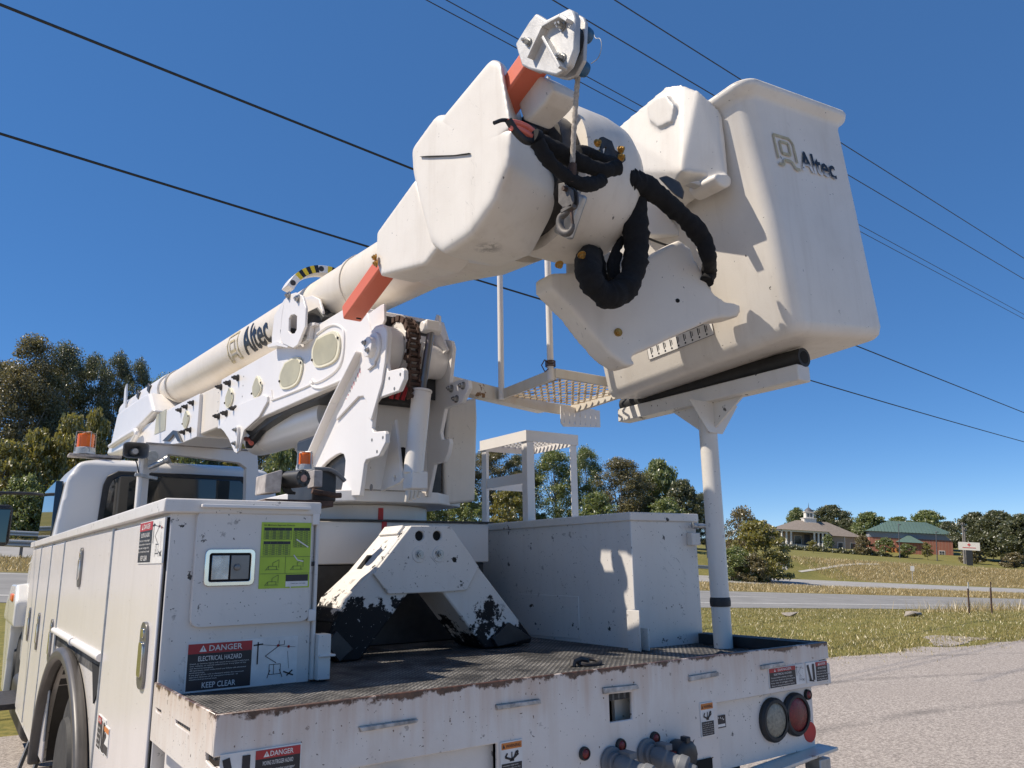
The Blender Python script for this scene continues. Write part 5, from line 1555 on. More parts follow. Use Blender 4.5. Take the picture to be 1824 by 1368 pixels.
# ---- boom rest gantry behind the cab, horn speaker and spotlight
GA = part('boom_rest_gantry')
ga = [(1.296,2.707), (1.416,2.707), (2.353,2.69), (2.38,2.46), (2.367,2.211), (2.285,2.208), (2.259,2.523), (2.181,2.574), (1.708,2.607), (1.533,2.616), (1.447,2.467), (1.384,2.431), (1.388,2.169), (1.3,2.166), (1.295,2.504)]
ga = [(min(x_, 2.52), max(z_, 1.62) if z_ > 2.25 else 1.5) for x_, z_ in ga]
MB().prism(ga, 'y', 7.74, 7.84).build('gantry_frame', 'white_clean', GA, .004)
MB().bb(1.33, 2.45, 7.72, 7.9, 2.695, 2.71).build('wear_plate', 'weathered_grey', GA)
hc = Vector((1.235, 7.62, 2.615))
mb = MB()
rs = []
for k, (dy, sx, sz) in enumerate(((0, .108, .073), (.02, .104, .07), (.06, .088, .058), (.11, .06, .042), (.16, .03, .03), (.2, .03, .03))):
    rs.append([hc + Vector((px_ * sx / .1, dy, pz_ * sz / .1)) for px_, pz_ in rrect(-.1, .1, -.1, .1, .045)])
inn = []
for k, (dy, sx, sz) in enumerate(((0.0, .100, .066), (.05, .084, .054), (.1, .055, .037), (.13, .03, .026))):
    inn.append([hc + Vector((px_ * sx / .1, dy, pz_ * sz / .1)) for px_, pz_ in rrect(-.1, .1, -.1, .1, .045)])
mb.rings(list(reversed(rs)) + inn); mb.build('horn_speaker', 'grey_plastic', GA, smooth=50)
mb = MB(); mb.lathe(hc + Vector((.0, .04, -.005)), (0, 1, 0), [(-.02, .024), (.0, .03), (.06, .036), (.1, .03)], 22); mb.build('horn_driver', 'grey_light', GA)
mb = MB(); mb.tube([(1.30, 7.68, 1.82), (1.30, 7.68, 2.55)], .022, 12); mb.build('lamp_post', 'white_clean', GA)
mb = MB(); mb.tube(sm([(1.24, 7.66, 2.54), (1.26, 7.66, 2.5), (1.28, 7.66, 2.42)], 4), .006, 6); mb.build('cable', 'black_rubber', GA)
mb = MB(); mb.cyl((1.36, 7.66, 2.47), (1.47, 7.60, 2.53), .022, .026, 16); mb.lathe((1.47, 7.6, 2.53), (.8, -.5, .4), [(0, .02), (.02, .036), (.05, .036)], 18); mb.build('work_light', 'galvanised', GA)
mb = MB(); mb.lathe((1.385, 7.7, 2.58), (0, -1, 0), [(0, .05), (.03, .05)], 20); mb.box((1.385, 7.69, 2.53), (.07, .03, .1)); mb.build('light_bracket', 'galvanised', GA, .004)
mb = MB(); mb.beam((1.25, 7.66, 2.405), (1.44, 7.66, 2.375), .03, .03); mb.build('clamp_bar', 'galvanised', GA, .004)
# =================================================================== setting: terrain, lot, highway
def noisy_ground(name, stops, scale, rough=.95, bump=.4, bscale=60, fine=None):
    t = NT(name)
    c = t.ramp(t.noise(scale, 8, .68), stops)
    if fine:
        c = t.mix(t.mask(t.noise(fine[0], 4, .7), .42, .62), c, fine[1])
    t.color(c); t.rough(rough)
    t.b.inputs['Specular IOR Level'].default_value = .2
    t.bump(t.noise(bscale, 5, .7), bump, .02)
    return t


noisy_ground('grass_ground', [(.25, (.12, .13, .03)), (.5, (.22, .19, .055)), (.75, (.31, .25, .09))], .6, fine=(9, (.13, .13, .038)))
noisy_ground('dry_bank', [(.25, (.19, .16, .065)), (.5, (.30, .235, .105)), (.75, (.38, .29, .14))], .35, fine=(5, (.15, .13, .055)))
t = NT('lot_asphalt')
agg = t.ramp(t.noise(42, 5, .85), [(.36, (.11, .094, .082)), (.5, (.30, .262, .230)), (.62, (.56, .50, .44))])
agg = t.mix(t.math('MULTIPLY', t.mask(t.noise(160, 2, .8), .55, .7), .5), agg, (.54, .48, .42))
patch = t.mask(t.noise(.5, 5, .6), .35, .7)
wv = t.n('ShaderNodeTexWave', wave_type='RINGS', rings_direction='Z'); wv.inputs['Scale'].default_value = .16; wv.inputs['Distortion'].default_value = 2.2; wv.inputs['Detail'].default_value = 3
mpw = t.n('ShaderNodeMapping'); mpw.inputs['Location'].default_value = (-6, 8, 0); t.link(t.obj(), mpw.inputs['Vector']); t.link(mpw.outputs[0], wv.inputs['Vector'])
line = t.math('MULTIPLY', t.mask(wv.outputs[1], .95, 1.0), t.mask(t.noise(1.4, 5, .7), .35, .65))
agg = t.mix(t.math('MULTIPLY', patch, .3), agg, (.29, .25, .215))
t.color(t.mix(t.math('MULTIPLY', line, .45), agg, (.06, .055, .05))); t.rough(.92)
t.bump(t.noise(110, 3, .8), .5, .006)
noisy_ground('road_asphalt', [(.3, (.27, .262, .25)), (.7, (.36, .35, .335))], .8, bscale=200, bump=.1)
noisy_ground('road_asphalt_dark', [(.3, (.20, .197, .19)), (.7, (.275, .27, .26))], .8, bscale=200, bump=.1)
plain('road_line', (.62, .61, .57), .8, 0, .2, 3, 0)
noisy_ground('concrete', [(.3, (.42, .39, .33)), (.7, (.55, .52, .45))], 1.5, bump=.05)
noisy_ground('gravel', [(.3, (.20, .17, .14)), (.7, (.42, .38, .33))], 40, bump=.5)


def strip(name, c0, c1, dz, mat, x0=-160, x1=320, step=4, rows=None, wob=0, cat=None):
    cs = rows or [c0, c1]
    xs = np.arange(x0, x1 + .01, step)
    mb = MB()
    rs = []
    for c in cs:
        rs.append([(float(x), float(c - .13 * x), height(float(x), float(c - .13 * x)) + dz) for x in xs])
    mb.rings(rs, False, False)
    return tag(mb.build(name, mat, None, smooth=80), kind='structure')


rows = [-60, -30, -10, 0, 5, 9] + [9 + i for i in range(1, 13)] + [22, 25, 29.5, 34, 38, 42, 47, 52] + [52 + i for i in range(1, 9)] + [64, 68, 74, 80, 90, 100, 110, 120, 130, 140, 160, 200, 260, 340, 450]
strip('ground', 0, 0, 0, 'grass_ground', rows=rows)
strip('dry_bank', 0, 0, .006, 'dry_bank', rows=[52.4, 53, 54, 55, 56, 57, 58, 59, 60], x0=72)
strip('median', 0, 0, .006, 'dry_bank', rows=[34.3, 38, 41.7])
strip('highway', 22.4, 34, .012, 'road_asphalt_dark', rows=[22.4, 25, 29.5, 34])
strip('highway', 42, 52, .012, 'road_asphalt', rows=[42, 47, 52])
strip('lane_line', 0, 0, .018, 'road_line', rows=[25, 25.18])
strip('lane_line', 0, 0, .018, 'road_line', rows=[33.2, 33.36])
strip('lane_line', 0, 0, .018, 'road_line', rows=[43.2, 43.36])
strip('lane_line', 0, 0, .018, 'road_line', rows=[50.8, 50.96])
for cc_ in (29.2, 47):
    for k in range(18):
        xa = -30 + 12 * k
        strip('lane_dash', 0, 0, .018, 'road_line', rows=[cc_, cc_ + .16], x0=xa, x1=xa + 3.2, step=1.6)
edge = [(-60, 15), (-20, 14), (-5, 13.0), (5, 10), (9, 8.7), (11.67, 7.95), (12.95, 7.62), (13.6, 7.7), (14.22, 7.74), (14.7, 7.32), (16.75, 7.1), (22, 6.2), (30, 5), (60, 1)]
e2 = sm([(x_, y_, 0) for x_, y_ in edge], 10)
rnd = random.Random(5)
e2 = [(p.x, p.y + rnd.uniform(-.07, .07)) for p in e2]
mb = MB()
mb.rings([[(x_, y_, .008) for x_, y_ in e2], [(x_, -40, .008) for x_, y_ in e2]], False, False)
tag(mb.build('parking_lot', 'lot_asphalt', None, smooth=0), kind='structure')
pg = [(15.83,8.57), (16.29,8.56), (16.47,8.21), (16.51,7.88), (16.44,7.58), (15.88,7.59), (15.14,7.5), (14.59,7.49), (14.86,7.83)]
_pr = random.Random(4); pg = [(p.x + _pr.uniform(-.1, .1), p.y + _pr.uniform(-.06, .06)) for p in sm([(x_, y_, 0) for x_, y_ in pg + pg[:1]], 8)[:-1]]
mb = MB(); mb.prism(pg, 'z', -.05, .012); tag(mb.build('gravel_patch', 'lot_asphalt', None, smooth=0), kind='structure')
_p0 = [(65.6,46.66), (69.78,47.12), (74.63,47.76), (78.03,47.98), (81.52,47.8)]; _p1 = [(65.8,46.38), (70.09,46.84), (74.62,47.39), (77.57,47.59), (80.91,47.45)]
mb = MB(); mb.rings([[(x_, y_, height(x_, y_) + .03) for x_, y_ in _p0], [(x_, y_, height(x_, y_) + .03) for x_, y_ in _p1]], False, False)
tag(mb.build('concrete_path', 'concrete', None), kind='structure')


# ---------------------------------------------------------------- vegetation
def leaf_mat(name, c0, c1, c2, trans=.5):
    t = NT(name)
    g = t.n('ShaderNodeNewGeometry')
    col = t.ramp(g.outputs['Random Per Island'], [(0, c0), (.55, c1), (1, c2)])
    d = t.n('ShaderNodeBsdfDiffuse'); tr = t.n('ShaderNodeBsdfTranslucent'); gl = t.n('ShaderNodeBsdfGlossy')
    gl.inputs['Roughness'].default_value = .45
    m1 = t.n('ShaderNodeMixShader'); m1.inputs[0].default_value = trans
    m2 = t.n('ShaderNodeMixShader'); m2.inputs[0].default_value = .10
    t.link(col, d.inputs[0]); t.link(col, tr.inputs[0])
    t.link(d.outputs[0], m1.inputs[1]); t.link(tr.outputs[0], m1.inputs[2])
    t.link(m1.outputs[0], m2.inputs[1]); t.link(gl.outputs[0], m2.inputs[2])
    t.link(m2.outputs[0], t.t.nodes['Material Output'].inputs[0])


leaf_mat('leaf_olive', (.105, .10, .04), (.18, .16, .06), (.30, .24, .09))
leaf_mat('leaf_dark', (.075, .09, .035), (.125, .138, .052), (.215, .21, .09))
leaf_mat('leaf_mid', (0.115, 0.161, 0.044), (0.208, 0.249, 0.066), (0.331, 0.345, 0.098))
leaf_mat('leaf_yellow', (0.173, 0.164, 0.03), (0.259, 0.241, 0.046), (0.379, 0.311, 0.061))
leaf_mat('leaf_brown', (0.136, 0.116, 0.043), (0.213, 0.174, 0.062), (0.309, 0.232, 0.087))
leaf_mat('blade_green', (.21, .19, .05), (.35, .29, .085), (.56, .43, .17), .3)
leaf_mat('blade_dry', (0.29, 0.232, 0.088), (0.485, 0.369, 0.155), (0.698, 0.542, 0.253), .3)
plain('bark', (.10, .085, .07), .9, 0, .35, 4, .4)
plain('bark_grey', (.22, .20, .18), .9, 0, .3, 4, .4)


def quads_mesh(name, P, U, V, mat):
    """leaf rhombs: centres P (n,3), half axes U, V"""
    n = len(P)
    verts = np.empty((n, 4, 3)); verts[:, 0] = P - U; verts[:, 1] = P - V; verts[:, 2] = P + U; verts[:, 3] = P + V
    me = bpy.data.meshes.new(name)
    me.vertices.add(n * 4); me.vertices.foreach_set('co', verts.reshape(-1))
    me.loops.add(n * 4); me.loops.foreach_set('vertex_index', np.arange(n * 4, dtype=np.int32))
    me.polygons.add(n); me.polygons.foreach_set('loop_start', np.arange(0, n * 4, 4, dtype=np.int32))
    me.materials.append(MATS[mat])
    me.update(calc_edges=True); me.validate()
    return me


def crown_mesh(seed, shape, clumps, per, leaf, mat, clump_r=.16, squash=1.0):
    """unit crown: base at 0, top at 1, radius ~1 (xy scaled by tree radius, z by height)"""
    rg = np.random.default_rng(seed)
    C = []
    while len(C) < clumps:
        z = rg.uniform(0, 1); rmax = np.interp(z, [s_[0] for s_ in shape], [s_[1] for s_ in shape])
        a = rg.uniform(0, 2 * np.pi); r = rmax * (rg.uniform(0, 1) ** .42) * (1 + .14 * np.sin(3 * a + seed) * np.sin(5 * z + seed))
        C.append((r * np.cos(a), r * np.sin(a), z))
    return np.array(C), rg


def make_tree(seed, H, Rr, base, shape, clumps, per, leaf, mat, bark='bark', trunk_r=.16, cl=.55, stems=1):
    C, rg = crown_mesh(seed, shape, clumps, per, leaf, mat)
    C = C * np.array([Rr, Rr, H - base]) + np.array([0, 0, base])
    sz = rg.uniform(.55, 1.25, len(C)) * cl
    idx = np.repeat(np.arange(len(C)), per)
    off = rg.normal(0, 1, (len(idx), 3)); off /= (np.linalg.norm(off, axis=1, keepdims=True) + 1e-6)
    off *= (rg.uniform(0, 1, (len(idx), 1)) ** .5) * np.array([1.15, 1.15, .75])
    P = C[idx] + off * sz[idx][:, None]
    P[:, 2] = np.maximum(P[:, 2], .05)
    U = rg.normal(0, 1, P.shape); U /= np.linalg.norm(U, axis=1, keepdims=True)
    W = rg.normal(0, 1, P.shape) + np.array([0, 0, .8]); V = np.cross(U, W); V /= (np.linalg.norm(V, axis=1, keepdims=True) + 1e-6)
    L = leaf * rg.uniform(.6, 1.3, (len(P), 1))
    me = quads_mesh('crown', P, U * L, V * L * .55, mat)
    mb = MB(); rnd_ = random.Random(seed)
    for s_ in range(stems):
        bx, by = (0, 0) if stems == 1 else (rnd_.uniform(-.5, .5) * Rr * .5, rnd_.uniform(-.5, .5) * Rr * .5)
        path = sm([(bx, by, -.3), (bx + rnd_.uniform(-.1, .1), by, H * .25), (bx * 1.2 + rnd_.uniform(-.3, .3), by * 1.2 + rnd_.uniform(-.3, .3), H * .55), (bx * 1.3 + rnd_.uniform(-.3, .3), by * 1.3, H * .9)], 4)
        n = len(path); mb.tube(path, [trunk_r * (1 - .88 * i / (n - 1)) for i in range(n)], 7)
        for k in range(16 if stems == 1 else 5):
            i = rnd_.randrange(n // 4, n - 2); c = C[rnd_.randrange(len(C))]
            q = path[i]; e = Vector((float(c[0]), float(c[1]), float(max(c[2], q.z + .3))))
            m_ = (q + e) / 2 + Vector((0, 0, .2))
            r0 = trunk_r * (1 - .88 * i / (n - 1)) * .6
            mb.tube([q, m_, e], [r0, r0 * .55, r0 * .2], 5)
    return me, mb.mesh('trunk', bark, 60)


TALL = [(0, .5), (.15, .85), (.4, 1.0), (.65, .95), (.86, .68), (.96, .36), (1, .15)]
ROUND = [(0, .55), (.25, 1.0), (.55, 1.0), (.8, .72), (1, .2)]
SPIRE = [(0, .7), (.2, 1.0), (.5, .92), (.78, .66), (.93, .36), (1, .12)]
BUSH = [(0, 1.0), (.4, 1.0), (.75, .75), (1, .25)]
# unit prototypes for distant trees: built at a real size, later scaled a little
PROT = {
    'tall_olive': make_tree(1, 13, 3.0, 2.2, TALL, 150, 200, .095, 'leaf_olive', trunk_r=.2, cl=.85, bark='bark_grey'),
    'tall_olive2': make_tree(2, 13, 3.0, 1.8, SPIRE, 150, 200, .095, 'leaf_olive', trunk_r=.18, cl=.85, bark='bark_grey'),
    'tall_dark': make_tree(3, 13, 3.0, 1.5, TALL, 150, 200, .095, 'leaf_dark', trunk_r=.2, cl=.85, bark='bark_grey'),
    'tall_mid': make_tree(4, 11, 3.0, 1.0, SPIRE, 150, 200, .095, 'leaf_mid', trunk_r=.18, cl=.85, bark='bark_grey'),
    'tall_mid2': make_tree(5, 11, 3.2, .8, TALL, 150, 200, .095, 'leaf_olive', trunk_r=.18, cl=.85, bark='bark_grey'),
    'bush_olive': make_tree(6, 5, 2.6, .1, BUSH, 150, 60, .13, 'leaf_yellow', trunk_r=.07, cl=.55, stems=4),
    'bush_mid': make_tree(7, 5, 2.6, .1, BUSH, 150, 60, .13, 'leaf_mid', trunk_r=.07, cl=.55, stems=4),
    'round_dark': make_tree(8, 9, 4.2, 1.2, ROUND, 240, 60, .22, 'leaf_dark', trunk_r=.25, cl=.85),
    'round_mid': make_tree(9, 9, 4.2, 1.4, ROUND, 230, 60, .22, 'leaf_mid', trunk_r=.25, cl=.85),
    'small_green': make_tree(10, 4.2, 1.7, 1.2, ROUND, 70, 50, .13, 'leaf_mid', trunk_r=.07, cl=.45),
    'small_yellow': make_tree(11, 4.2, 1.6, 1.0, SPIRE, 60, 46, .13, 'leaf_yellow', trunk_r=.06, cl=.42),
    'round_brown': make_tree(12, 4, 2.4, .4, BUSH, 110, 50, .15, 'leaf_brown', trunk_r=.1, cl=.5),
    'willow': make_tree(13, 7, 3.4, .3, BUSH, 150, 46, .13, 'leaf_brown', 'bark_grey', trunk_r=.16, cl=.62, stems=5),
}
PROTDIM = {'tall_olive': (13, 3), 'tall_olive2': (13, 3), 'tall_dark': (13, 3), 'tall_mid': (11, 3), 'tall_mid2': (11, 3.2), 'bush_olive': (5, 2.6), 'bush_mid': (5, 2.6), 'round_dark': (9, 4.2),
           'round_mid': (9, 4.2), 'small_green': (4.2, 1.7), 'small_yellow': (4.2, 1.6), 'round_brown': (4, 2.4), 'willow': (7, 3.4)}
_spin = random.Random(21)


def tree(kind, spec, name, label, cat, group=None):
    x_, y_, z_, h_, r_ = spec
    cr, tk = PROT[kind]; H0, R0 = PROTDIM[kind]
    root = thing(name, (x_, y_, z_ - .05), label, cat, group)
    root.rotation_euler = (0, 0, _spin.uniform(0, 6.28))
    k = r_ / R0
    root.scale = (k, k, h_ / H0)
    for nm, me in (('crown', cr), ('trunk', tk)):
        o = bpy.data.objects.new(nm, me); COL.objects.link(o); o.parent = root
    return root


G1 = 'trees of the wood beyond the highway'
wood = [
    ('tall_olive', (1.65,67.98,4.43,12.03,2.34), 'bushy olive tree at the left border of the wood'),
    ('tall_olive2', (3.14,65.93,4.17,13.94,1.86), 'tallest olive brown tree of the wood, behind the mirror arm'),
    ('tall_dark', (5.35,66.79,4.16,13.91,1.57), 'tall dark green tree next right of the tallest wood tree'),
    ('tall_olive', (5.07,71.82,4.68,12.59,2.02), 'olive tree set back between the two tallest wood trees'),
    ('tall_dark', (7.5,67.59,4.17,13.58,1.27), 'slim dark tree in the middle of the left wood'),
    ('tall_dark', (9.18,68.39,4.2,14.09,1.12), 'narrow dark tree second from the boom end'),
    ('tall_dark', (10.53,67.18,4.06,13.6,0.98), 'narrow dark tree closest to the boom sleeve'),
    ('tall_mid', (13.42,72.77,4.57,13.35,1.62), 'green tree just showing above the steel boom sleeve'),
    ('tall_mid2', (15.63,70.28,4.31,10.98,2.02), 'green tree seen behind the boom rest gantry'),
    ('tall_mid', (19.1,71.49,4.43,10.39,2.08), 'green tree mostly hidden behind the lower boom'),
    ('tall_mid2', (22.08,69.58,4.25,10.27,2.28), 'green tree seen below the lift cylinder'),
    ('tall_mid', (25.8,70.42,4.36,10.37,2.34), 'green tree behind the turret plate and small beacon'),
    ('tall_mid2', (31.62,71.3,4.5,9.76,2.68), 'tree hidden behind the turret between its plates'),
    ('tall_mid', (35.62,69.39,4.34,8.84,2.44), 'tree behind the tall turret cylinder'),
    ('tall_mid2', (41.57,70.68,4.43,8.74,2.82), 'olive tree behind the turret side cover'),
    ('tall_mid2', (46.7,69.82,4.26,9.29,2.49), 'olive tree seen through the left half of the step frame'),
    ('tall_dark', (50.1,69.9,4.15,8.77,1.61), 'dark tree behind the middle leg of the step frame'),
    ('tall_mid', (52.62,66.76,3.75,9.51,2.26), 'full green tree seen through the right half of the step frame'),
    ('tall_mid', (56.57,66.09,3.52,10.24,1.5), 'slender green tree right of the step frame'),
    ('tall_mid2', (58.45,63.09,3.17,8.99,2.55), 'broad olive tree above the right toolbox'),
    ('tall_dark', (62.72,64.55,3.13,7.78,1.69), 'low dark tree between broad olive tree and leaning tree'),
    ('round_mid', (65.85,64.25,2.97,9.5,2.01), 'tall loose tree standing higher than its neighbours right of the olive tree'),
    ('round_dark', (64.66,59.69,2.59,7.2,1.65), 'dark rounded tree above the toolbox latch'),
    ('tall_dark', (67.63,59.39,2.44,6.09,1.29), 'dark tree directly behind the support post'),
]
for k_, sp, lb in wood:
    sp = sp[:4] + (sp[4] * 1.35,)
    tree(k_, sp, 'wood_tree', lb, 'tree', G1)
G2 = 'bushes along the edge of the wood'
bushes = [
    ('bush_olive', (2.08,58.96,3.51,5.88,2.03), 'yellow olive bush below the mirror arm at the left border'),
    ('bush_olive', (3.91,59.87,3.53,6.86,1.88), 'yellow olive bush left of the cab pillar'),
    ('bush_mid', (3.11,56.92,3.27,3.83,1.6), 'low green bush behind the lower mirror'),
    ('bush_olive', (5.6,59.74,3.45,8.03,1.69), 'tall yellow olive bush behind the cab beacon'),
    ('bush_olive', (7.18,60.58,3.48,8.67,1.33), 'pale olive bush between beacon and boom elbow'),
    ('bush_mid', (5.1,56.77,3.17,3.65,1.43), 'green bush beside the cab rear pillar'),
    ('bush_mid', (12.86,58.61,3.17,6.96,1.69), 'green bush seen below the boom rest'),
    ('bush_olive', (16.36,57.73,3.07,7.2,1.69), 'olive bush seen through the gantry opening'),
    ('bush_mid', (19.65,58.8,3.18,7.03,1.74), 'bush seen behind the hydraulic motor'),
    ('bush_mid', (34.74,63.07,3.73,3.91,1.8), 'low bush right of the slewing ring'),
    ('bush_mid', (37.83,61.26,3.57,4.3,2.02), 'low bush behind the rear left leg of the step frame'),
    ('bush_olive', (42.2,60.79,3.5,4.76,2.08), 'low olive bush inside the step frame outline'),
    ('bush_mid', (49.95,57.28,2.98,4.76,2.38), 'low bush along the toolbox edge right of the step frame'),
    ('bush_mid', (55.99,54.31,2.45,4.73,2.44), 'low bush above the right toolbox corner'),
]
for k_, sp, lb in bushes:
    tree(k_, sp, 'wood_bush', lb, 'bush', G2)
tree('willow', (51.46,41.32,-0.12,5.58,1.96), 'grey_tree', 'half bare greyish tree right of the support post', 'tree')
tree('bush_olive', (50.5,39.32,-0.21,4.45,2.4), 'roadside_bush', 'spreading yellow green bush at the foot of the greyish tree', 'bush')
tree('bush_mid', (47.82,39.46,-0.09,2.42,1.74), 'roadside_bush', 'dark green bush low behind the guardrail', 'bush')
tree('round_brown', (48.16,38.25,-0.18,1.88,1.35), 'roadside_bush', 'low brown shrub in front of the greyish tree', 'bush')
G3 = 'big trees behind the two buildings'
for k_, sp, lb in (
    ('round_mid', (163.52,115.16,5.09,7.63,2.5), 'tree peeking out left of the white cupola'),
    ('round_dark', (163.53,106.22,4.26,8.42,5.18), 'large dark tree right behind the cupola'),
    ('round_dark', (161.05,100.81,3.76,5.69,2.97), 'dark tree at the right end of the grey roof'),
    ('round_mid', (159.06,94.47,3.16,7.23,3.76), 'tall green tree between the two buildings'),
    ('round_mid', (152.02,92.6,2.98,4.19,2.23), 'lower green tree in the gap left of the green roof'),
    ('round_mid', (170.65,94.35,3.17,6.48,3.66), 'green tree behind the left end of the green roof'),
    ('round_mid', (173.32,89.35,2.71,8.07,4.27), 'wide green tree behind the middle of the green roof'),
    ('round_dark', (170.55,83.75,2.18,5.98,2.67), 'tree behind the right end of the green roof'),
    ('round_dark', (145.43,66.72,0.56,7.86,3.75), 'large dark tree left of the pair beyond the white billboard'),
    ('round_dark', (143.04,62.26,0.14,8.26,3.9), 'largest dark tree beyond the white billboard'),
    ('round_dark', (138.99,56.41,-0.4,7.85,4.22), 'dark tree cut by the right border')):
    tree(k_, sp, 'shade_tree', lb, 'tree', G3)
G4 = 'young planted trees around the buildings'
for k_, sp, lb in (
    ('small_yellow', (105.73,72.15,2.05,1.91,0.88), 'yellow green sapling on the lawn left of the porch steps'),
    ('small_green', (98.53,71.94,2.33,0.81,0.76), 'small sapling beside the big roadside bush'),
    ('small_green', (125.33,82.41,2.19,3.08,0.94), 'small round tree in front of the grey house wall'),
    ('round_brown', (128.3,77.71,1.63,3.21,1.59), 'brownish young tree at the right end of the grey house'),
    ('small_green', (130.03,74.79,1.29,3.18,1.59), 'young green tree in front of the brick wall, left one'),
    ('small_green', (131.61,71.96,1.03,2.34,1.41), 'young green tree before the green porch roof'),
    ('small_yellow', (131.24,68.41,0.7,2.85,0.93), 'thin sapling in front of the brick wall window'),
    ('round_brown', (131.3,61.52,0.06,2.78,1.81), 'brownish low tree beside the billboard post'),
    ('round_brown', (124.33,52.61,-0.54,2.16,1.77), 'round brown shrub at the right border')):
    tree(k_, sp, 'young_tree', lb, 'tree', G4)


# ---------------------------------------------------------------- grass
def blades(name, label, n, sampler, h, w, mat, seed):
    rg = np.random.default_rng(seed)
    XY = sampler(rg, n)
    Z = np.array([height(float(a), float(b)) for a, b in XY])
    P = np.column_stack([XY, Z])
    hh = h * rg.uniform(.4, 1.3, (len(P), 1)); a = rg.uniform(0, 2 * np.pi, len(P))
    side = np.column_stack([np.cos(a), np.sin(a), 0 * a]) * w
    lean = rg.normal(0, .45, (len(P), 3)) * np.array([1, 1, 0]) + np.array([0, 0, 1])
    tip = P + lean * hh
    n = len(P)
    verts = np.empty((n, 3, 3)); verts[:, 0] = P - side; verts[:, 1] = P + side; verts[:, 2] = tip
    me = bpy.data.meshes.new(name)
    me.vertices.add(n * 3); me.vertices.foreach_set('co', verts.reshape(-1))
    me.loops.add(n * 3); me.loops.foreach_set('vertex_index', np.arange(n * 3, dtype=np.int32))
    me.polygons.add(n); me.polygons.foreach_set('loop_start', np.arange(0, n * 3, 3, dtype=np.int32))
    me.materials.append(MATS[mat]); me.update(calc_edges=True); me.validate()
    o = bpy.data.objects.new(name, me); COL.objects.link(o)
    return tag(o, label, 'grass', kind='stuff')


ex_ = np.array([p[0] for p in e2]); ey_ = np.array([p[1] for p in e2])
def lawn(rg, n):
    x_ = 8 + 46 * rg.uniform(0, 1, n) ** 1.5; f_ = rg.uniform(0, 1, n) ** 1.4
    lo_ = np.interp(x_, ex_, ey_) - .05 + rg.normal(0, .06, n); hi_ = 22.3 - .13 * x_
    y_ = lo_ + (hi_ - lo_) * f_
    stray = rg.uniform(0, 1, n) < .012
    y_ = np.where(stray, lo_ - rg.exponential(.22, n), y_)
    d_ = np.sin(x_ * 1.3 + 2 * np.sin(y_ * .9)) * np.sin(y_ * 1.7 + 1.5 * np.sin(x_ * .7)) + .5 * np.sin(x_ * 4.1 + y_ * 3.3) * np.sin(y_ * 5.2 - x_ * 2.1)
    keep = d_ + rg.uniform(-1.0, 1.6, n) > -.25
    return np.column_stack([x_, y_])[keep]
blades('lawn_grass', 'mown green and tan grass between lot and highway', 190000, lawn, .055, .007, 'blade_green', 1)
def edge_tall(rg, n):
    x_ = rg.normal(27.5, 1.6, n) + rg.choice([0, 0, 3.5], n); c_ = 16.6 + rg.normal(0, .35, n)
    return np.column_stack([x_, c_ - .13 * x_])
blades('tall_roadside_grass', 'tall pale grass along the highway edge by the fence posts', 1100, edge_tall, .36, .008, 'blade_dry', 2)
def median_s(rg, n):
    x_ = rg.uniform(-12, 110, n); c_ = rg.uniform(34.4, 41.6, n)
    return np.column_stack([x_, c_ - .13 * x_])
blades('median_grass', 'tall dry tan grass on the highway median', 70000, median_s, .18, .02, 'blade_dry', 3)
def bank_s(rg, n):
    x_ = 68 + 110 * rg.uniform(0, 1, n) ** .9; c_ = rg.uniform(53, 59.5, n)
    return np.column_stack([x_, c_ - .13 * x_])
blades('bank_grass', 'tall dry grass on the bank below the buildings', 70000, bank_s, .26, .02, 'blade_dry', 4)
def left_s(rg, n):
    x_ = rg.uniform(-12, 18, n); c_ = rg.uniform(52.3, 58, n)
    return np.column_stack([x_, c_ - .13 * x_])
blades('verge_grass', 'green grass strip under the wood at the far roadside', 15000, left_s, .3, .03, 'blade_green', 5)

# ---------------------------------------------------------------- buildings
noisy_ground('shingle_roof', [(.3, (.17, .145, .125)), (.7, (.25, .215, .185))], 3, bump=.1)
noisy_ground('tan_wall', [(.3, (.32, .27, .215)), (.7, (.40, .34, .27))], 4, bump=.05)
noisy_ground('house_trim', [(.3, (.68, .64, .57)), (.7, (.76, .72, .65))], 4, bump=.02)
noisy_ground('retaining_block', [(.3, (.10, .075, .055)), (.7, (.19, .145, .11))], 5, bump=.2)
noisy_ground('band_grey', [(.3, (.24, .25, .27)), (.7, (.31, .32, .34))], 4, bump=.02)
t = NT('far_brick')
bk = t.n('ShaderNodeTexBrick'); bk.inputs['Color1'].default_value = (.30, .085, .05, 1); bk.inputs['Color2'].default_value = (.38, .13, .075, 1); bk.inputs['Mortar'].default_value = (.36, .28, .22, 1)
bk.inputs['Scale'].default_value = 4; t.link(t.obj(), bk.inputs['Vector']); t.color(bk.outputs[0]); t.rough(.9)
plain('green_metal', (.095, .15, .12), .6, .0, .1, 2, 0)
plain('dark_slate', (.10, .10, .11), .6, 0, .1, 4, 0)
plain('orange_wood', (.50, .22, .06), .7, 0, .2, 4, 0)


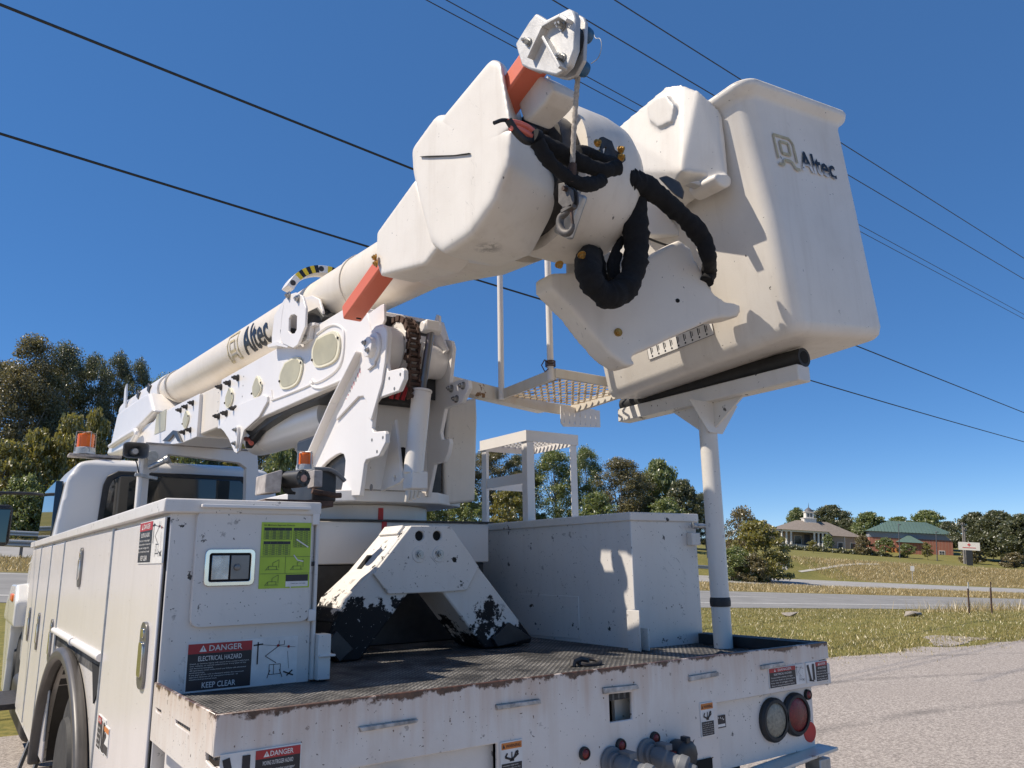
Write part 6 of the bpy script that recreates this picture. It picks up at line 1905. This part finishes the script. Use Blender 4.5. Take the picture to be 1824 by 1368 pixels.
class Frame:
    def __init__(s, o, az):
        s.o = Vector(o); s.u = Vector((math.cos(az), math.sin(az), 0)); s.v = Vector((-math.sin(az), math.cos(az), 0))

    def p(s, a, b, c):
        return s.o + s.u * a + s.v * b + Vector((0, 0, c))

    def box(s, mb, a0, a1, b0, b1, c0, c1):
        vs = [s.p(a, b, c) for c in (c0, c1) for a, b in ((a0, b0), (a1, b0), (a1, b1), (a0, b1))]
        return mb.add(vs, [(0, 3, 2, 1), (4, 5, 6, 7), (0, 1, 5, 4), (1, 2, 6, 5), (2, 3, 7, 6), (3, 0, 4, 7)])

    def hip(s, mb, a0, a1, b0, b1, z0, z1, ra0, ra1, rb, over=.35):
        a0 -= over; a1 += over; b0 -= over; b1 += over
        vs = [s.p(a0, b0, z0), s.p(a1, b0, z0), s.p(a1, b1, z0), s.p(a0, b1, z0), s.p(ra0, rb, z1), s.p(ra1, rb, z1)]
        mb.add(vs, [(0, 1, 5, 4), (1, 2, 5), (2, 3, 4, 5), (3, 0, 4), (3, 2, 1, 0)])
        vs = [s.p(a, b, c) for c in (z0 - .25, z0 - .002) for a, b in ((a0, b0), (a1, b0), (a1, b1), (a0, b1))]
        return vs


# grey-roofed house with columned porch and cupola
HO = Vector((141.4, 95.6, 2.1))
hs = thing('columned_house', HO, 'tan house with grey hipped roof, white porch columns and cupola', 'house')
F_ = Frame(HO, math.atan2(-.81, .586) + R(14))


def hb(name, mat, *boxes, parent=None, bevel=0):
    mb = MB()
    for b in boxes:
        F_.box(mb, *b)
    return mb.build(name, mat, parent or hs, bevel)


hb('wall', 'tan_wall', (1.8, 8.4, 0, 9, -2, 3.6), (-6, 1.8, 3.2, 9, -2, 4.2))
hb('porch_floor', 'concrete', (-7.6, 1.9, -1.2, 3.2, -2, 1.5))
mb = MB(); F_.hip(mb, -7.6, 1.9, -1.4, 9, 4.35, 6.5, -3.2, .6, 3.5); mb.build('roof', 'shingle_roof', hs)
mb = MB(); F_.hip(mb, .2, 8.5, -.1, 9, 3.65, 6.45, -.2, 3.2, 4.2); mb.build('roof', 'shingle_roof', hs)
mb = MB(); F_.hip(mb, -13, -6.2, 3, 10, 3.7, 5.6, -11, -8, 6.5); mb.build('roof', 'shingle_roof', hs)
hb('wall', 'tan_wall', (-13, -6.2, 3, 10, -2, 3.65))
hb('porch_beam', 'house_trim', (-7.6, 1.9, -1.4, -1.0, 4.0, 4.34), (-7.6, -7.2, -1.4, 3.2, 4.0, 4.34), (1.5, 1.9, -1.4, 3.2, 4.0, 4.34))
for a_ in (-7.2, -6.3, -5.4, -.9, -.1, .7, 1.5):
    mb = MB(); c_ = F_.p(a_, -1.2, 1.5); mb.lathe(c_, (0, 0, 1), [(0, .3), (.5, .3), (.55, .2), (2.35, .17), (2.4, .24), (2.52, .24)], 14); mb.build('column', 'house_trim', hs)
for a_, z_, w_ in ((4.0, .8, .9), (6.4, .8, .9), (-3.6, 1.7, 1.3)):
    b_ = -.03 if a_ > 0 else 3.17
    hb('window', 'building_glass', (a_, a_ + w_, b_, b_ + .05, z_, z_ + 1.6)); hb('window_trim', 'house_trim', (a_ - .12, a_ + w_ + .12, b_ + .015, b_ + .07, z_ - .12, z_ + 1.72))
hb('door', 'dark_slate', (-1.7, -.6, 3.15, 3.2, 1.5, 3.7))
cu0 = -.6
hb('cupola_base', 'house_trim', (cu0 - 1.2, cu0 + 1.2, 2.6, 5.0, 5.7, 6.9), (cu0 - 1.3, cu0 + 1.3, 2.5, 5.1, 6.9, 7.05))
hb('cupola_tier', 'house_trim', (cu0 - .8, cu0 + .8, 3.0, 4.6, 7.05, 8.2), (cu0 - .95, cu0 + .95, 2.85, 4.75, 8.2, 8.35))
for k in (-.5, .1):
    hb('cupola_window', 'building_glass', (cu0 + k, cu0 + k + .4, 2.97, 3.01, 7.25, 8.0))
mb = MB(); mb.lathe(F_.p(cu0, 3.8, 8.35), (0, 0, 1), [(0, .9), (.25, .82), (.5, .6), (.75, .3), (.9, .08), (1.6, .03), (1.9, .01)], 16); mb.build('cupola_roof', 'dark_slate', hs)
hb('downpipe', 'house_trim', (8.3, 8.45, -.12, 0, -1, 3.6)); hb('downpipe', 'house_trim', (5.2, 5.35, -.12, 0, -1, 3.6))

# brick building with green metal roof
GO = Vector((150.0, 79.0, .9))
gb = thing('green_roof_building', GO, 'red brick building with green standing seam roof', 'building')
F_ = Frame(GO, math.atan2(-.89, .457) + R(8))
hb('wall', 'far_brick', (-9.2, 5.0, 0, 12, -2, 3.5), parent=gb)
hb('wall_band', 'band_grey', (-9.25, 5.05, -.05, 12.05, 3.5, 4.6), parent=gb)
mb = MB(); F_.hip(mb, -9.2, 5.0, 0, 12, 4.62, 6.9, -5.2, 1.5, 6.0, .5); mb.build('roof', 'green_metal', gb)
for i in range(24):
    a_ = -9.2 + 14.2 * (i + .5) / 24
    top = F_.p(min(max(a_, -5.2), 1.5), 6.0, 6.93); fr_ = min(1, abs(a_ - (-5.2 if a_ < -5.2 else 1.5)) / 4.3) if (a_ < -5.2 or a_ > 1.5) else 0
    st = F_.p(a_, -.5, 4.66)
    en = F_.p(a_, -.5 + 6.5 * (1 - fr_), 4.66 + 2.28 * (1 - fr_))
    mb = MB(); mb.beam(st, en, .06, .06); mb.build('roof_seam', 'green_metal', gb)
hb('porch_wall', 'far_brick', (-4.2, -.6, -3.2, 0, -2, 2.7), parent=gb)
mb = MB(); F_.hip(mb, -4.4, -.4, -3.4, 0, 2.75, 4.1, -2.6, -2.2, -.2, .3); mb.build('porch_roof', 'green_metal', gb)
hb('porch_opening', 'dark_slate', (-.62, -.55, -2.9, -.3, -1, 2.3), parent=gb)
for a_ in (-6.4, -5.6, -4.8):
    hb('timber_column', 'orange_wood', (a_, a_ + .35, -.4, -.05, -1, 1.6), parent=gb)
for k in range(2):
    for j in range(2):
        hb('window_pane', 'building_glass', (2.7 + .45 * k, 3.08 + .45 * k, -.06, -.01, .55 + .5 * j, .98 + .5 * j), parent=gb)
hb('window_frame', 'house_trim', (2.6, 3.65, -.045, -.005, .45, 1.6), parent=gb)
hb('door', 'dark_slate', (3.9, 4.3, -.05, 0, -.6, .6), parent=gb)
hb('wall_sign', 'house_trim', (-8.2, -7.6, -.06, 0, 1.8, 2.4), parent=gb)
# long low brick building at the far right
LO = Vector((150.0, 52.0, -1.6))
F_ = Frame(LO, math.atan2(-.93, .37))
lb_ = thing('low_brick_building', LO, 'long low red brick building at the right border under dark trees', 'building')
hb('wall', 'far_brick', (-7, 14, 0, 6, -2, 2.2), parent=lb_); hb('plinth', 'house_trim', (-7.05, 14, -.05, 6, -2, .35), parent=lb_)
hb('roof', 'shingle_roof', (-7.3, 14.3, -.3, 6.3, 2.2, 2.4), parent=lb_)

# retaining wall under the house
rw_t = [(116.0, 87.0), (121.5, 82.8), (127, 78), (133, 73), (139, 66)]
top_px = [(118.24,85.65,2.79,-0.11,0.05), (121.54,82.68,2.38,-0.02,0.05), (125.21,78.91,1.87,-0.15,0.05), (128.56,75.31,1.4,-0.35,0.05), (131.31,72.5,1.08,-0.63,0.05)]
bot_px = [(118.21,85.69,2.79,-0.77,0.05), (121.49,82.75,2.38,-0.98,0.05), (125.15,79.01,1.89,-1.35,0.05), (128.51,75.41,1.41,-1.39,0.05), (131.28,72.56,1.09,-1.27,0.05)]
mb = MB()
ra, rb_ = [], []
for (x_, y_, z_, h_, _), (x2, y2, z2, h2, _) in zip(top_px, bot_px):
    ra.append((x_, y_, z_ + h_)); rb_.append((x_, y_, min(z2 + h2, z_) - .6))
back = [(x_ + .5, y_ + .4, z_) for x_, y_, z_ in ra]
mb.rings([rb_, ra, back], False, False)
tag(mb.build('retaining_wall', 'retaining_block'), 'dark brown block retaining wall below the two buildings', 'wall')
fol = [(x_, y_, z_ + .1) for x_, y_, z_ in ra]
hedge = make_tree(31, 1.2, .9, .05, BUSH, 40, 40, .12, 'leaf_dark', trunk_r=.04, cl=.3, stems=3)
rnd = random.Random(9)
G5 = 'low hedge shrubs along the retaining wall'
for i in range(14):
    f_ = i / 13 * (len(ra) - 1.001); k = int(f_); q = Vector(ra[k]).lerp(Vector(ra[k + 1]), f_ - k)
    root = thing('hedge_shrub', q + Vector((.9, .7, -.2)), '%s dark shrub from the left on top of the retaining wall' % ('first second third fourth fifth sixth seventh eighth ninth tenth eleventh twelfth thirteenth fourteenth'.split()[i]), 'shrub', G5)
    s_ = rnd.uniform(.8, 1.3); root.scale = (s_, s_, s_ * rnd.uniform(.7, 1.1))
    for nm, me in (('crown', hedge[0]), ('trunk', hedge[1])):
        o = bpy.data.objects.new(nm, me); COL.objects.link(o); o.parent = root

# ---------------------------------------------------------------- roadside things
def at_ground(p):
    return Vector((p[0], p[1], height(p[0], p[1])))


sg = at_ground((115.76,54.61,0.01,0.01,0.04))
so = thing('billboard_sign', sg, 'white billboard with red cross mark on a black post', 'sign')
F_ = Frame(sg, math.atan2(-.9, .43))
zb = ((115.88,54.38,-0.02,2.11,0.04))[3] + ((115.88,54.38,-0.02,2.11,0.04))[2] - sg.z; zt_ = ((115.93,54.25,-0.04,3.22,0.04))[3] + ((115.93,54.25,-0.04,3.22,0.04))[2] - sg.z
hb('post', 'black_plastic', (-.38, .38, .05, .5, -1, zb), parent=so)
hb('panel', 'house_trim', (-1.3, 1.3, 0, .55, zb, zt_), parent=so)
zc = zb + (zt_ - zb) * .68
hb('cross_mark', 'red_tape', (-.2, .2, -.02, 0, zc - .06, zc + .06), (-.06, .06, -.022, 0, zc - .2, zc + .2), parent=so)
hb('text_line', 'red_tape', (-.8, .8, -.02, 0, zb + .3, zb + .38), parent=so)
for px_, lab in (((126.32,60.36,0.1,6.25,0.04), 'grey twin utility pole left of the billboard'), ((127.32,60.59,0.08,5.5,0.04), 'second pole of the pair left of the billboard')):
    g_ = at_ground(px_); o = thing('utility_pole', g_, lab, 'pole')
    MB().cyl(g_ - Vector((0, 0, .5)), g_ + Vector((0, 0, px_[3])), .17, .11, 12).build('shaft', 'bark_grey', o)
    MB().box(g_ + Vector((0, 0, px_[3] - .4)), (1.6, .12, .12)).build('cross_arm', 'bark_grey', o)
    for q in (-.6, .6):
        MB().lathe(g_ + Vector((q, 0, px_[3] - .34)), (0, 0, 1), [(0, .05), (.12, .08), (.2, .04)], 8).build('insulator', 'grey_plastic', o)
for px_, lab in (((127.53,71.08,1.05,5.47,0.05), 'thin dark lamp pole in front of the green roof, left one'), ((130.06,66.33,0.51,4.64,0.05), 'thin grey lamp pole in front of the green roof, right one')):
    g_ = at_ground(px_); o = thing('lamp_pole', g_, lab, 'pole')
    MB().cyl(g_ - Vector((0, 0, .5)), g_ + Vector((0, 0, px_[3])), .09, .06, 8).build('shaft', 'dark_slate', o)
    MB().box(g_ + Vector((.25, 0, px_[3])), (.6, .3, .12)).build('lamp_head', 'dark_slate', o, .02)


def guardrail(pts, label):
    a = at_ground(pts[0]); o = thing('guardrail', a, label, 'guardrail')
    n = int((Vector(pts[1]) - Vector(pts[0])).length / 3.8) + 1
    q = [Vector((pts[0][0] + (pts[1][0] - pts[0][0]) * i / n, pts[0][1] + (pts[1][1] - pts[0][1]) * i / n)) for i in range(n + 1)]
    g_ = [at_ground(p) for p in q]
    dv = (g_[-1] - g_[0]).normalized(); nn = Vector((dv.y, -dv.x, 0)).normalized()
    mb = MB()
    prof_ = [(0, .78), (.05, .74), (.05, .68), (0, .63), (.05, .58), (.05, .52), (0, .47), (-.01, .47), (-.01, .78)]
    mb.rings([[p + nn * a_ + Vector((0, 0, b_)) for a_, b_ in prof_] for p in g_]); mb.build('rail', 'galvanised', o)
    for p in g_:
        MB().box(p + Vector((0, 0, .33)) - nn * .08, (.12, .12, .85)).build('post', 'bark_grey', o)
    e_ = g_[-1]
    MB().box(e_ + Vector((0, 0, .62)), (.15, .5, .36)).build('end_cap', 'galvanised', o, .03)


guardrail([(46.0, 47.2), (59.5, 44.9)], 'steel guardrail ending beside the bush right of the support post')
guardrail([(-14.0, 55.6), (9.0, 52.4)], 'steel guardrail at the foot of the left wood')
guardrail([(-14.0, 43.4), (9.0, 40.4)], 'dark guardrail on the highway median left of the toolbox')
fence = []
for px_, topc, lab in (((24.25,11.64), 'decal_white', 'steel fence post with a white painted top'), ((24.58,11.17), 'rust_steel', 'plain brown steel fence post nearest the right border')):
    g_ = at_ground(px_); o = thing('fence_post', g_, lab, 'post')
    mb = MB(); mb.bb(g_.x - .025, g_.x + .025, g_.y - .004, g_.y + .004, g_.z - .3, g_.z + .72); mb.bb(g_.x - .004, g_.x + .004, g_.y + .0045, g_.y + .035, g_.z - .3, g_.z + .72); mb.build('shaft', 'rust_steel', o)
    mb = MB(); mb.bb(g_.x - .026, g_.x + .026, g_.y - .006, g_.y + .006, g_.z + .72, g_.z + .9); mb.build('tip', topc, o)
for px_, lab, s_ in (((19.07,13.9), 'flat pale rock in the grass near the support post', .16), ((21.83,11.97), 'pale grey rock in the grass farther right', .2)):
    g_ = at_ground(px_); rr = random.Random(int(s_ * 100))
    MBr = MB(); MBr.hull([(g_.x + rr.uniform(-1, 1) * s_ * 1.6, g_.y + rr.uniform(-1, 1) * s_, g_.z + rr.uniform(-.1, .8) * s_) for _ in range(22)])
    tag(MBr.build('rock', 'gravel', None, .01), lab, 'rock')
g_ = at_ground((61.9,45.63))
o = thing('small_sign', g_, 'small white roadside sign board behind the guardrail', 'sign')
MB().box(g_ + Vector((0, 0, 1.05)), (.75, .05, .95), Matrix.Rotation(-.9, 3, 'Z')).build('board', 'house_trim', o)
MB().box(g_ + Vector((0, 0, .3)), (.05, .05, .9)).build('stake', 'bark_grey', o)
MB().box(g_ + Vector((-.02, -.03, 1.1)), (.5, .02, .06), Matrix.Rotation(-.9, 3, 'Z')).build('text_line', 'red_tape', o)
g_ = at_ground((79.39,43.23))
o = thing('road_marker', g_, 'white marker plate on a thin post by the far roadside', 'sign')
MB().cyl(g_, g_ + Vector((0, 0, 1.5)), .03, .03, 8).build('post', 'grey_light', o)
MB().box(g_ + Vector((0, -.03, 1.35)), (.35, .03, .5), Matrix.Rotation(-.9, 3, 'Z')).build('plate', 'house_trim', o)

# ---------------------------------------------------------------- overhead wires
def wire(p0, p1, r, sag, label, mat='black_rubber'):
    p0, p1 = Vector(p0), Vector(p1)
    d = p1 - p0
    pts = []
    for i in range(-6, 35):
        t_ = i / 28
        p = p0 + d * t_
        pts.append(p + Vector((0, 0, -sag * 4 * t_ * (1 - t_))))
    o = MB().tube(pts, r, 8).build('power_line', mat)
    return tag(o, label, 'wire', 'overhead wires')


wire((-0.312,10.58,8.5), (43.41,16.83,8.5), .020, .0, 'upper thick black overhead cable at left, passing behind the boom tip')
wire((-0.163,14.12,8.5), (55.03,21.6,8.5), .024, .12, 'lower thick black overhead cable passing below the boom tip')
wire((6.152,11.35,12), (38.74,14.4,12), .010, .0, 'leftmost thin wire of the upper group at the top border', 'dark_steel')
wire((6.461,11.14,12), (37.98,14.09,12), .010, .0, 'second thin wire from the left at the top border', 'dark_steel')
wire((8.143,10.01,12), (32.92,12.01,12), .012, .0, 'third thin wire from the left at the top border, running behind the jib head', 'dark_steel')
wire((9.122,9.349,12), (30.52,11.02,12), .012, .0, 'rightmost thin wire at the top border, passing above the bucket', 'dark_steel')


# the truck stands a little off level: set the far uprights plumb
for o in bpy.data.objects:
    if o.parent is None and o.type == 'EMPTY' and o.get('category') in ('house', 'building', 'pole', 'post', 'sign'):
        d_ = Vector((o.location.x, o.location.y, 0)).normalized()
        o.matrix_basis = Matrix.Translation(o.location) @ Matrix.Rotation(R(4.5), 4, d_)
